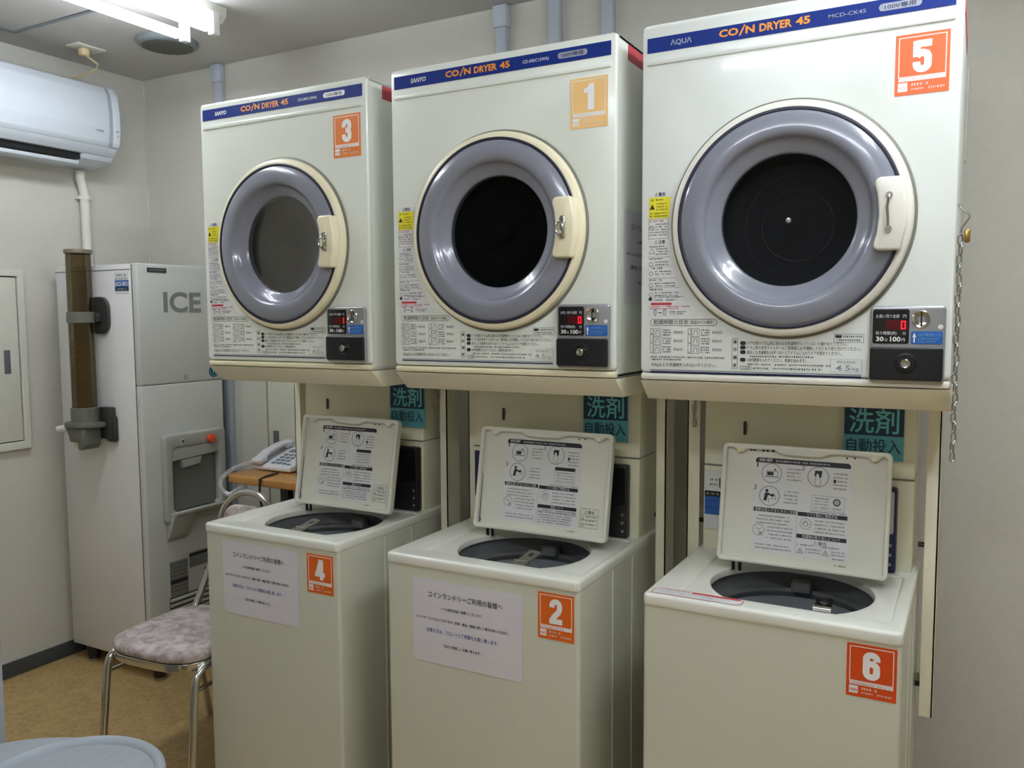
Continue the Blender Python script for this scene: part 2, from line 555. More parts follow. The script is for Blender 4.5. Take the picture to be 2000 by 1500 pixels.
def thing(name, label, cat, loc=(0, 0, 0), group=None, rotz=0.0):
    o = bpy.data.objects.new(name, None)
    o.empty_display_size = 0.05
    COL.objects.link(o)
    o.location = loc
    o.rotation_euler = (0, 0, rotz)
    o['label'] = label
    o['category'] = cat
    if group:
        o['group'] = group
    return o
def tag(o, label, cat, group=None):
    o['label'] = label
    o['category'] = cat
    if group:
        o['group'] = group
    return o
def struct(o, label=None, cat=None):
    o['kind'] = 'structure'
    if label:
        o['label'] = label
        o['category'] = cat
    return o
def plabel(o, label):
    o['label'] = label
    return o

# ------------------------------------------------------------------ the room
XL, XR, YB, YF, ZC = -1.276, 3.5, 0.82, -3.3, 2.425
struct(B().box(XL - .1, XR + .1, YF - .1, YB + .1, -.1, 0).build('floor', FLOOR), 'mottled tan vinyl floor of the laundry room', 'floor')
struct(B().box(XL - .1, XR + .1, YF - .1, YB + .1, ZC, ZC + .1).build('ceiling', CEIL), 'plain pale grey ceiling', 'ceiling')
struct(B().box(XL - .1, XL, YF, YB, 0, ZC).build('wall_left', WALL), 'beige papered wall behind the air conditioner', 'wall')
struct(B().box(XL - .1, XR + .1, YB, YB + .1, 0, ZC).build('wall_back', WALL), 'beige papered wall behind the dryers', 'wall')
struct(B().box(XR, XR + .1, YF, YB, 0, ZC).build('wall_right', WALLF), 'beige papered wall on the right', 'wall')
struct(B().box(XL - .1, XR + .1, YF - .1, YF, 0, ZC).build('wall_front', WALLF), 'beige papered wall facing the machines', 'wall')
struct(B().box(XL, XL + .008, YF, YB - .008, 0, .06, .002).build('baseboard_left', BASEB), 'dark grey vinyl baseboard along the left wall', 'baseboard')
struct(B().box(XL, XR, YB - .008, YB, 0, .06, .002).build('baseboard_back', BASEB), 'dark grey vinyl baseboard along the back wall', 'baseboard')
struct(B().box(XL, XL + .006, YB - .006, YB, .06, ZC - .001).build('trim_1', CAULK), 'thin pale caulk line in the corner of the walls', 'trim')

# ------------------------------------------------------------------ dryers
JP = dict(
    head='乾燥時間の目安', sub='（室温20℃の場合）', w45='4.5kg以上の洗濯物を入れないでください。',
    i1='ドアを開けドラム内に前の人の洗濯物が入っていないか確かめてください。',
    i2='ドラム奥の糸毛フィルターはご使用前に必ず掃除して元どおり取り付けてください。',
    i3='脱水した洗濯物を1点ずつほぐしてドラムに入れてドアを閉めてください。',
    i4='100円硬貨を入れてください。乾燥を始めます。')

def number_sticker(parent, digit, mats, M, u0, u1, v0, v1, label):
    """orange number sticker drawn in plane M"""
    W, H = u1 - u0, v1 - v0
    s = B(M).box(u0, u1, v0, v1, 0, .0008).build('number_sticker', mats[0], parent, 0)
    plabel(s, label)
    f = B(M)
    f.frame(u0 + W * .06, u1 - W * .06, v0 + H * .29, v1 - H * .045, W * .018, .0011)
    f.rect(u0 + W * .07, u1 - W * .06, v0 + H * .225, v0 + H * .285, .0011)
    f.rect(u0 + W * .06, u0 + W * .24, v0 + H * .06, v0 + H * .205, .0011)
    if digit == '1':
        um, vb = (u0 + u1) / 2 + W * .03, v0 + H * .355
        f.poly([(um - W * .06, vb), (um + W * .11, vb), (um + W * .11, vb + H * .52), (um - W * .02, vb + H * .52), (um - W * .05, vb + H * .455), (um - W * .155, vb + H * .425), (um - W * .155, vb + H * .335), (um - W * .06, vb + H * .345)], .0012)
    else:
        f.block_digit(digit, (u0 + u1) / 2, v0 + H * .355, H * .52, W * .37, .0012)
    f.micro(u0 + W * .31, u0 + W * .62, v0 + H * .14, H * .05, 3, .0011)
    f.micro(u0 + W * .31, u0 + W * .56, v0 + H * .07, H * .035, 4, .0011)
    f.micro(u0 + W * .62, u0 + W * .93, v0 + H * .07, H * .04, 5, .0011)
    f.build('sticker_print', WHITE_T, s, 0)
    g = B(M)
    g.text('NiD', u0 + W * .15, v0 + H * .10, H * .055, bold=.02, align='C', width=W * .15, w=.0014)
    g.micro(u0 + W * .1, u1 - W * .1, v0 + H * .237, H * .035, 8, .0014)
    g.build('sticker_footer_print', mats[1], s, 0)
    return s

def make_dryer(x0, brand, model, digit, smats, led, label, sticker_label, look, dz=0.0):
    t = thing('coin_dryer', label, 'dryer', (x0, 0, 1.25), 'stacked coin dryers')
    enamel = ENAMEL_W if look == 'new' else ENAMEL
    plastic = CREAM_W if look == 'new' else CREAM
    W, H, D = .60, .745, .52
    CX, CZ = .302, .328
    F = M_front()
    # cabinet shell: sides, top, back, with a hollow behind the door
    c = B()
    c.box(0, .012, .012, D, 0, H, .003)
    c.box(W - .012, W, .012, D, 0, H, .003)
    c.box(0, W, .012, D, H - .012, H, .003)
    c.box(0, W, .012, D, 0, .012, .003)
    c.box(0, W, D - .01, D, 0, H, .003)
    c.build('cabinet', enamel, t)
    p = B(F)
    p.plate(rr(0, W, .017, H, .010), [circ(CX, CZ + dz, .150)], -.018, 0, .006)
    p.box(.012, .588, .664 + dz, .676 + dz, -.002, .004, .003)
    fp = p.build('front_panel', enamel, t, 30)
    B(F).box(.001, W - .001, .001, .0155, -.018, .001, .005).build('base_trim', plastic, t)
    # name band
    nb = B(F).box(.012, .587, .690, .720, 0, .0012).build('name_band', NAVY, t, 0)
    e = B(F)
    e.text(brand, .062, .7000, .0105, bold=.03, width=.045, w=.0016, shear=.15 if brand == 'SANYO' else 0)
    e.text(model, .372, .7015, .0072, bold=.01, width=.066, w=.0016)
    e.build('brand_lettering', WHITE_T if digit == '3' else GREY_T if digit == '5' else LABELW, nb, 0)
    e = B(F)
    e.text('CO', .163, .6985, .0150, bold=.035, width=.0390, w=.0017)
    e.line([(.2050, .6980), (.2115, .7105)], .0034, .0017)
    e.disc(.2137, .7148, .0021, .0017, 12)
    e.text('N', .2160, .6985, .0150, bold=.035, width=.0180, w=.0017)
    e.text('DRYER', .2430, .6985, .0150, bold=.035, width=.0620, w=.0017)
    e.text('45', .3120, .6985, .0150, bold=.035, width=.0270, w=.0017)
    e.build('orange_lettering', ORANGE_T, nb, 0)
    B(F).rrect(.460, .532, .6985, .7120, .0066, .0016).build('voltage_badge', WHITE_T if digit == '3' else GREY_T, nb, 0)
    B(F).text('100V専用', .496, .7008, .0082, bold=.02, align='C', width=.052, w=.0019).build('voltage_lettering', NAVYD, nb, 0)
    # round door
    O = (CX, 0, CZ)
    ax = (0, -1, 0)
    d = B().lathe([(.229, -.001), (.229, .010), (.226, .018), (.220, .022), (.2135, .022), (.2135, .004), (.150, .004), (.148, -.001)], O, ax, 96).build('door', plastic, t)
    B().lathe([(.2345, -.0005), (.2335, .004), (.2285, .0055)], O, ax, 96).build('door_edge', EDGEG, d)  # thin grey ring around the outer edge of the door
    B().lathe([(.2140, .012), (.2140, .0235), (.2110, .0245), (.2075, .0235), (.2075, .012)], O, ax, 96).build('gasket', GASKET, d)
    B().lathe([(.2085, .014), (.2082, .0215), (.2060, .0240), (.2000, .0262), (.1900, .0285), (.1780, .0300), (.1700, .0298), (.1640, .0275), (.1600, .0235),
               (.1575, .0180), (.1550, .0140), (.1500, .0105), (.1420, .0060), (.1340, .0025), (.1310, .0005), (.1290, -.0040), (.1285, -.0160)], O, ax, 96).build('bezel', RINGG, d)
    gl = B()
    gl.lathe([(.1290, -.003), (.110, -.005), (.08, -.007), (.04, -.008), (0, -.008)], O, ax, 64)
    gl.build('window', GLASS, d)
    hd = B()
    hp = [(.472, .392), (.511, .392), (.520, .340), (.520, .305), (.511, .259), (.472, .259), (.466, .264), (.466, .272), (.471, .290), (.474, .325), (.471, .360), (.466, .378), (.466, .386)]
    hd.prism(hp, 'xz', -.012, -.046, .005, 3)
    hd.build('door_handle', plastic, d)
    hs = B()
    if look == 'new':
        hs.tube([(.491, -.047, .358), (.491, -.055, .352), (.489, -.058, .335), (.491, -.058, .315), (.491, -.055, .302), (.491, -.047, .297)], .0028, 8)
        hs.cyl((.491, -.045, .358), (.491, -.049, .358), .006, 16)
        hs.cyl((.491, -.045, .297), (.491, -.049, .297), .006, 16)
    else:
        hs.box(.487, .499, -.050, -.045, .300, .350, .002)
        hs.cyl((.493, -.045, .343), (.493, -.054, .343), .005, 14)
        hs.cyl((.493, -.045, .307), (.493, -.054, .307), .005, 14)
        ring = [(.489 + .009 * math.cos(a), -.056, .322 + .013 * math.sin(a)) for a in [2 * math.pi * i / 20 for i in range(20)]]
        hs.tube(ring, .0024, 8, True)
    hs.build('hasp', CHROME, d)
    # drum
    dr = B()
    dr.lathe([(.149, -.014), (.149, -.040), (.130, -.046), (.06, -.050), (0, -.050)], O, ax, 64)
    drum = dr.build('inner_dish', DRUMD if look == 'new' else DRUM, t)
    hb = B()
    if look == 'new':
        hb.lathe([(.0, -.001), (.0045, -.0015), (.0065, -.004), (.0065, -.012)], (CX + .003, 0, CZ), ax, 24)
        hb.build('centre_screw', CHROME, d)
        rb = B()
        for r in (.070, .104):
            rb.lathe([(r - .0012, -.0485), (r, -.0470), (r + .0012, -.0485)], (CX + .012, 0, CZ - .008), ax, 64)
        rb.build('dish_rib', TUBD, drum)
    else:
        hb.lathe([(0, -.014), (.004, -.014), (.0045, -.012), (.008, -.012), (.010, -.016), (.018, -.018), (.019, -.0500)], O, ax, 32)
        hb.build('dish_hub', DRUM, drum)
        ho = B(M_front(0, .0440, 0))
        for i in range(-11, 12):
            for j in range(-11, 12):
                q = Vector(((i + .5 * (j % 2)) * .0105, j * .0093))
                if .024 < q.length < .118:
                    ho.disc(CX + q.x, CZ + q.y, .0021, 0, 6)
        ho.build('dish_holes', BLACKP, drum, 0)
    # coin panel
    cp = B(F).plate(rr(.461, .589, .014, .157, .008), [], 0, .010, .003).build('coin_panel', SILVER, t, 30)
    B(F).plate(rr(.466, .5285, .087, .1515, .004), [], .009, .0115, .0008).build('display', BLACKG, cp)
    f = B(F)
    f.rect(.488, .526, .1125, .1310, .0119)
    f.build('display_window', LEDW, cp, 0)
    f = B(F)
    if led == '0':
        f.frame(.5145, .5228, .1140, .1296, .0022, .0124)
    else:
        f.rect(.5203, .5227, .1140, .1296, .0124)
    f.build('digit', LEDR, cp, 0)
    f = B(F)
    f.text('お買い残り金額', .4715, .1350, .0062, width=.040, w=.0119)
    f.text('円', .5175, .1350, .0060, w=.0119)
    f.text('残り時間(約)', .4715, .1035, .0062, width=.036, w=.0119)
    f.text('分', .5175, .1035, .0060, w=.0119)
    f.text('30', .4725, .0912, .0090, bold=.03, width=.013, w=.0119)
    f.text('分', .4865, .0912, .0060, w=.0119)
    f.text('100', .4965, .0912, .0090, bold=.03, width=.018, w=.0119)
    f.text('円', .5160, .0912, .0060, w=.0119)
    f.build('display_lettering', LABELW, cp, 0)
    s = B()
    s.lathe([(.0165, .009), (.0165, .0115), (.0150, .0125), (.0120, .0105), (0, .0095)], (.5485, 0, .1325), ax, 32)
    s.build('coin_cup', CHROME, cp)
    B(F).rect(.5473, .5499, .1215, .1455, .0128).build('coin_slot', BLACKP, cp, 0)
    B(F).disc(.5805, .1185, .0045, .0106, 20).build('return_button', LABELW, cp, 0)
    B(F).plate(rr(.532, .5845, .0865, .1105, .003), [], .009, .0108, .0004).build('coin_label', COINBLUE, cp)
    f = B(F)
    f.rect(.5362, .5388, .0895, .1000, .0112)
    f.poly([(.5340, .0995), (.5410, .0995), (.5375, .1080)], .0112)
    f.build('arrow', WHITE_T, cp, 0)
    f = B(F)
    f.text('100円硬貨投入口', .5435, .1010, .0056, width=.038, w=.0112)
    f.micro(.5435, .580, .0950, .0034, 2, .0112)
    f.micro(.5435, .574, .0900, .0034, 3, .0112)
    f.build('coin_label_lettering', LIGHTBLUE_T, cp, 0)
    B(F).plate(rr(.4625, .5865, .0185, .0805, .005), [], .009, .0175, .0025).build('lock_plate', BLACKP, cp, 30)
    lk = B()
    lk.lathe([(.020, .0165), (.0190, .0190), (.0165, .0195), (.0150, .0170), (.0120, .0155)], (.5245, 0, .0505), ax, 32)
    lk.build('lock_ring', BLACKP, cp)
    lk = B()
    lk.lathe([(.0085, .0160), (.0085, .0260), (.0072, .0275), (.0045, .0268), (0, .0262)], (.5245, 0, .0505), ax, 24)
    lk.build('lock', CHROME, cp)
    # warning strip
    ws = B(F)
    ws.poly([(.0165, .140), (.128, .140), (.108, .165), (.090, .195), (.078, .225), (.068, .262), (.063, .300), (.0625, .345), (.067, .402), (.0165, .402)], .0006)
    ws = ws.build('warning_label', LABELW, t, 0)
    B(F).poly([(.018, .347), (.0625, .347), (.0655, .391), (.018, .391)], .0009).build('yellow_panel', YELLOW, ws, 0)
    k = B(F)
    k.text('⚠警告', .042, .393, .0072, bold=.02, align='C', width=.024, w=.0012)
    k.micro(.0215, .050, .3835, .0042, 1, .0012)
    k.poly([(.019, .366), (.031, .366), (.025, .377)], .0012)
    for i in range(3):
        k.micro(.034, .060, .3755 - i * .006, .0036, 11 + i, .0012)
    for i in range(2):
        k.micro(.020, .060, .3560 - i * .006, .0036, 21 + i, .0012)
    k.ring(.0245, .327, .0042, .0052, .0012, 20)
    k.line([(.0213, .3302), (.0277, .3238)], .0008, .0012)
    for i in range(5):
        k.micro(.032 if i < 3 else .020, .060, .3330 - i * .0056, .0034, 31 + i, .0012)
    k.frame(.0175, .0610, .3040, .3460, .0005, .0012)
    k.text('⚠注意', .042, .2935, .0072, bold=.02, align='C', width=.024, w=.0012)
    k.micro(.020, .054, .2860, .0036, 41, .0012)
    k.line([(.019, .2735), (.031, .2735), (.025, .2845), (.019, .2735)], .0007, .0012)
    for i in range(3):
        k.micro(.034, .062, .2810 - i * .0056, .0034, 43 + i, .0012)
    rows = [(.2600, .066), (.2400, .071), (.2150, .080), (.1950, .088)]
    for n_, (zz, xe) in enumerate(rows):
        k.micro(.020, .05, zz, .0042, 51 + n_, .0012)
        k.rect(.0175, xe, zz + .0058, zz + .0062, .0012)
        k.ring(.0235, zz - .009, .0035, .0043, .0012, 16)
        for i in range(2):
            k.micro(.032, xe - .003, zz - .0066 - i * .0056, .0034, 61 + 5 * n_ + i, .0012)
    k.disc(.0225, .177, .004, .0012, 16)
    k.micro(.030, .095, .1790, .0036, 90, .0012)
    k.micro(.030, .080, .1730, .0036, 91, .0012)
    k.rframe(.031, .0355, .1385 + .004, .1530 + .002, .002, .001, .0012)
    k.rframe(.0520, .0565, .1385 + .004, .1530 + .002, .002, .001, .0012)
    k.rect(.040, .048, .147, .1486, .0012)
    k.micro(.064, .102, .1480, .0030, 95, .0012)
    k.micro(.067, .095, .1440, .0030, 96, .0012)
    k.build('black_print', BLACK_T, ws, 0)
    k = B(F)
    k.micro(.0205, .054, .3395, .0040, 97, .0012)
    k.rrect(.0235, .0700, .1640, .1690, .0024, .0012)
    k.micro(.020, .108, .1590, .0032, 98, .0012)
    k.micro(.022, .085, .1545, .0032, 99, .0012)
    k.build('red_print', RED_T, ws, 0)
    # operating instructions
    k = B(F)
    k.rframe(.023, .167, .1205, .1335, .0062, .0008, .0012)
    k.text(JP['head'], .030, .1228, .0090, width=.076, w=.0012)
    k.text(JP['sub'], .110, .1235, .0070, width=.050, w=.0012)
    for r_ in range(3):
        zt = .1140 - r_ * .0180
        for c_ in range(2):
            xx = .0305 + c_ * .0830
            k.frame(xx, xx + .0165, zt - .0165, zt, .0006, .0012)
            k.line([(xx + .004, zt - .013), (xx + .006, zt - .004), (xx + .011, zt - .004), (xx + .013, zt - .013)], .0008, .0012)
            for i in range(3):
                k.micro(xx + .020, xx + .039, zt - .0050 - i * .0052, .0038, 100 + r_ * 9 + c_ * 3 + i, .0012)
            k.text(('約30分', '約60分', '約30分', '約90分', '約60分', '約90分')[r_ * 2 + c_], xx + .0445, zt - .0112, .0062, width=.020, w=.0012)
    for c_ in range(2):
        xx = .0225 + c_ * .083
        k.frame(xx, xx + .0068, .0615, .114, .0006, .0012)
        for r_, ch in enumerate('綿木' if c_ == 0 else '化せん'):
            k.text(ch, xx + .0012, .100 - r_ * .0190, .0042, w=.0012)
    k.micro(.0245, .185, .0515, .0040, 131, .0012)
    k.micro(.0265, .092, .0462, .0040, 132, .0012)
    k.text(JP['w45'], .0255, .0335, .0074, width=.141, w=.0012)
    k.frame(.1985, .2105, .0320, .0940, .0006, .0012)
    for i, ch in enumerate('操作順序'):
        k.text(ch, .2010, .0835 - i * .0160, .0075, bold=.02, w=.0012)
    lines = [(.0815, 'i1', .199), (.0725, 'i2', .224), (.0630, 'i3', .189), (.0475, 'i4', .124)]
    for z_, key, w_ in lines:
        k.rrect(.2155, .2265, z_ - .0004, z_ + .0072, .003, .0012)
        k.text(JP[key], .2300, z_ - .0004, .0070, width=w_ - .009, w=.0012)
    k.micro(.2310, .360, .0562, .0040, 141, .0012)
    k.micro(.2310, .400, .0400, .0040, 142, .0012)
    k.rframe(.2155, .2390, .0310, .0375, .002, .0006, .0012)
    k.text('ご注意', .2190, .0316, .0050, width=.017, w=.0012)
    k.micro(.2420, .375, .0320, .0042, 143, .0012)
    k.frame(.396, .4500, .0880, .1045, .0006, .0012)
    k.rect(.3985, .4100, .0970, .1022, .0012)
    k.micro(.4110, .4480, .0975, .0042, 144, .0012)
    k.micro(.4000, .4440, .0905, .0042, 145, .0012)
    k.build('instruction_print', BLACK_T, t, 0)
    k = B(F)
    k.rect(.0235, .4470, .0205, .0232, .0012)
    k.rect(.0235, .4470, .0252, .0262, .0012)
    k.build('navy_rule', NAVYD, t, 0)
    k = B(F)
    k.frame(.3905, .4480, .0300, .0555, .0005, .0012)
    k.text('標準乾燥容量', .4190, .0475, .0050, align='C', width=.034, w=.0012)
    k.text('4.5', .4010, .0335, .0115, bold=.01, width=.026, w=.0012)
    k.text('kg', .4300, .0318, .0095, width=.0125, w=.0012)
    k.build('capacity_mark', GREY_T if look == 'new' else PALE_T, t, 0)
    number_sticker(t, digit, smats, F, .4905, .5800, .5420, .6500, sticker_label)
    B(M_right(W)).box(.065, .36, .694, .728, 0, .0008).build('red_label', REDTAPE, t, 0)
    for o in t.children:
        if o.name.split('.')[0] not in ('cabinet', 'front_panel', 'base_trim'):
            o.location.z = dz
    return t

make_dryer(0.0, 'SANYO', 'CD-S45C1(WA)', '3', ST3, '1', 'cream coin dryer with orange number 3 sticker, leftmost of the three dryers', 'amber sticker with white 3', 'old', .008)
make_dryer(0.676, 'SANYO', 'CD-S45C1(WA)', '1', ST1, '0', 'cream coin dryer with faded number 1 sticker, middle of the three dryers', 'faded pale orange sticker with white 1', 'old', .008)
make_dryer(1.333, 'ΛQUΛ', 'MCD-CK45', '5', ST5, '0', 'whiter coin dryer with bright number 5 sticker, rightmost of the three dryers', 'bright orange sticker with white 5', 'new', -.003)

# ------------------------------------------------------------------ dryer stands
def make_stand(x0, label, left_post, right_post):
    t = thing('dryer_stand', label, 'stand', (x0, 0, 0), 'dryer stands')
    b = B()
    b.prism([(.0005, 1.249), (.050, 1.2045), (.42, 1.2045), (.42, 1.249)], 'yz', 0, .60, .002)
    b.build('tray', STAND, t)
    for a, z0 in ((left_post, 0), (right_post, 1)):
        p = B()
        if z0 == 0:
            p.box(a[0], a[1], .352, .355, .468, 1.204)
            p.box(a[0], a[0] + .003, .352, .420, .468, 1.204)
        else:
            p.box(a[0], a[1], .352, .355, .468, 1.204)
            p.box(a[1] - .003, a[1], .352, .420, .468, 1.204)
        p.build('post', STAND, t, 0)
    for z in (1.17, .515):
        B().box(.003, right_post[1] - .003, .412, .418, z, z + .03).build('cross_rail', STAND, t, 0)
    r = B()
    for z in (.86, .53):
        for a, s in ((left_post[1] - .006, 1), (right_post[0] + .006, -1)):
            r.cyl((a - .012 * s, .385, z), (a + .02 * s, .385, z), .006, 10)
    r.build('bolts', BLACKP, t)
    w = B()
    for x in (.12, .45):
        w.box(x - .012, x + .012, .42, YB, 1.206, 1.226)
    w.build('wall_bracket', STAND, t, 0)
    return t
make_stand(0.0, 'cream metal stand carrying the dryer with sticker 3', (.0, .024), (.576, .60))
make_stand(0.676, 'cream metal stand carrying the dryer with sticker 1', (.0, .026), (.574, .60))
make_stand(1.333, 'cream metal stand carrying the dryer with sticker 5', (.0, .032), (.551, .578))

# ------------------------------------------------------------------ washers
def lid_sheet(M, w, h, parent, variant):
    """washing instructions printed on the inside of the lid; u,v fractions of the lid"""
    def U(a): return a * w
    def V(a): return (1 - a) * h
    sh = B(M).poly(rr(U(.20), U(.775), V(.895), V(.105), .006), .0004).build('instruction_sheet', LABELW, parent, 0)
    k = B(M)
    Z = .0007
    k.poly([(U(.205), V(.150)), (U(.205), V(.122)), (U(.220), V(.108)), (U(.755), V(.108)), (U(.77), V(.122)), (U(.77), V(.150))], Z)
    for n_, cu, cv in (('1', .307, .235), ('2', .585, .235), ('3', .30, .425)):
        r = .062 * w
        k.ring(U(cu), V(cv), r - .0011, r, Z, 40)
        k.text(n_, U(cu) - r - .010, V(cv) + r * .55, .0105, align='C', width=.0028 if n_ == '1' else .006, w=Z)
    # drawings inside the circles: machine panel, hand on filter, person at a machine
    u, v = U(.307), V(.235)
    k.rect(u - .010, u + .004, v - .005, v + .003, Z)
    k.frame(u - .012, u + .014, v - .008, v + .005, .0009, Z)
    k.line([(u - .016, v - .008), (u + .016, v - .008)], .001, Z)
    k.poly([(u + .004, v + .007), (u + .010, v + .007), (u + .007, v + .012)], Z)
    u, v = U(.585), V(.235)
    k.poly([(u - .007, v + .014), (u + .008, v + .014), (u + .007, v + .001), (u + .003, v - .003), (u + .001, v + .006), (u - .003, v + .008), (u - .005, v), (u - .008, v + .002)], Z)
    k.line([(u - .005, v - .001), (u - .007, v - .012), (u - .004, v - .019), (u + .005, v - .019), (u + .006, v - .008), (u + .003, v - .003)], .0008, Z)
    u, v = U(.30), V(.425)
    k.disc(u - .006, v + .0115, .0036, Z, 18)
    k.poly([(u - .010, v + .007), (u - .003, v + .007), (u + .009, v + .001), (u + .008, v - .002), (u - .003, v + .002), (u - .006, v - .011), (u - .013, v - .012)], Z)
    k.disc(u + .0075, v + .002, .0036, Z, 14)
    k.line([(u + .013, v + .004), (u + .0145, v - .007), (u + .003, v - .006)], .0009, Z)
    k.line([(u - .002, v - .006), (u - .001, v - .016)], .0008, Z)
    for i in range(4):
        k.micro(U(.40), U(.485), V(.195 + i * .030), .0036, 200 + i, Z)
        k.micro(U(.39), U(.475), V(.385 + i * .030), .0036, 210 + i, Z)
    for i in range(5):
        k.micro(U(.675), U(.755), V(.205 + i * .030), .0036, 220 + i, Z)
    k.rect(U(.675), U(.690), V(.275), V(.245), Z)
    if variant == 'new':
        k.frame(U(.555), U(.745), V(.505), V(.385), .0005, Z)
        k.ring(U(.70), V(.43), .0062, .0080, Z, 24)
        for i in range(4):
            k.ring(U(.70), V(.43), .0014 * (i + 1), .0014 * (i + 1) + .0006, Z, 20)
        for i in range(3):
            k.micro(U(.57), U(.655), V(.415 + i * .024), .0034, 230 + i, Z)
        k.micro(U(.57), U(.735), V(.490), .0034, 234, Z)
    else:
        k.rect(U(.585), U(.735), V(.375), V(.345), Z)
        k.frame(U(.585), U(.735), V(.495), V(.375), .0005, Z)
        for i in range(4):
            k.micro(U(.60), U(.725), V(.405 + i * .026), .0034, 230 + i, Z)
    k.micro(U(.55), U(.76), V(.525), .0034, 236, Z)
    k.rect(U(.208), U(.468), V(.560), V(.527), Z)
    k.rect(U(.476), U(.765), V(.565), V(.532), Z)
    for i in range(3):
        k.micro(U(.228), U(.430), V(.600 + i * .030), .0036, 240 + i, Z)
    u, v = U(.245), V(.715)
    k.ring(u, v, .0123, .0131, Z, 30)
    k.line([(u + .001, v - .003), (u + .008, v - .011)], .0012, Z)
    k.line([(u + .008, v - .003), (u + .001, v - .011)], .0012, Z)
    k.line([(u - .006, v + .006), (u, v), (u + .006, v + .005)], .0008, Z)
    for i in range(4):
        k.micro(U(.295), U(.455), V(.690 + i * .030), .0036, 250 + i, Z)
    for i in range(2):
        k.micro(U(.230), U(.450), V(.840 + i * .028), .0036, 256 + i, Z)
    u, v = U(.525), V(.625)
    k.ring(u, v, .0115, .0122, Z, 30)
    k.ring(u, v, .0055, .0062, Z, 18)
    k.line([(u - .006, v - .002), (u, v + .006), (u + .006, v - .002)], .0008, Z)
    for i in range(4):
        k.micro(U(.58), U(.755), V(.600 + i * .030), .0036, 260 + i, Z)
    k.rect(U(.476), U(.765), V(.745), V(.712), Z)
    if variant == 'new':
        k.text('⚠警告', U(.615), V(.790), .0082, align='C', width=.030, w=Z)
        for c_ in range(2):
            a = .480 + c_ * .148
            k.micro(U(a), U(a + .10), V(.805), .0036, 266 + c_, Z)
            tu, tv = U(a + .022), V(.865)
            k.line([(tu - .006, tv), (tu + .006, tv), (tu, tv + .011), (tu - .006, tv)], .0009, Z)
            k.rect(tu - .0006, tu + .0006, tv + .002, tv + .0065, Z)
            for i in range(2):
                k.micro(U(a + .055), U(a + .135), V(.835 + i * .024), .0034, 270 + i + c_ * 3, Z)
        k.line([(U(.625), V(.795)), (U(.625), V(.880))], .0005, Z)
        k.micro(U(.69), U(.755), V(.890), .0036, 278, Z)
    else:
        for i in range(2):
            k.micro(U(.480), U(.765), V(.770 + i * .020), .0046, 266 + i, Z)
        for i in range(4):
            k.micro(U(.485), U(.735), V(.815 + i * .023), .0036, 270 + i, Z)
        k.frame(U(.795), U(.925), V(.885), V(.705), .0006, Z)
        k.text('⚠警告', U(.86), V(.755), .0080, align='C', width=.028, w=Z)
        for i in range(3):
            k.micro(U(.835), U(.915), V(.785 + i * .036), .0036, 280 + i, Z)
            k.rect(U(.795), U(.925), V(.765 + i * .04), V(.765 + i * .04) + .0004, Z)
        for i in range(2):
            tu, tv = U(.815), V(.812 + i * .055)
            k.line([(tu - .004, tv), (tu + .004, tv), (tu, tv + .0075), (tu - .004, tv)], .0008, Z)
    k.line([(U(.472), V(.57)), (U(.472), V(.885))], .0004, Z)
    k.micro(U(.70), U(.77), V(.94), .0036, 290, Z)
    k.disc(U(.745), V(.065), .0022, Z, 12)
    k.disc(U(.790), V(.062), .0022, Z, 12)
    if variant == 'new':
        for i, a in enumerate((.165, .185, .24, .265, .30)):
            k.rect(U(a), U(a + .016), V(.058), V(.028), Z)
    k.build('black_print', BLACK_T, sh, 0)
    k = B(M)
    k.text('洗濯の順序', U(.225), V(.140), .0068, bold=.02, width=.030, w=.001)
    k.micro(U(.33), U(.65), V(.137), .0042, 300, .001)
    k.text('柔軟を投入するときのご注意', U(.218), V(.556), .0066, bold=.01, width=.090, w=.001)
    k.text('ソフト剤のご使用方法', U(.62), V(.561), .0066, bold=.01, align='C', width=.064, w=.001)
    k.text('洗濯物の取り出しについて' if variant == 'new' else '洗剤について', U(.62), V(.741), .0066, bold=.01, align='C', width=.080 if variant == 'new' else .036, w=.001)
    k.build('white_print', LABELW, sh, 0)

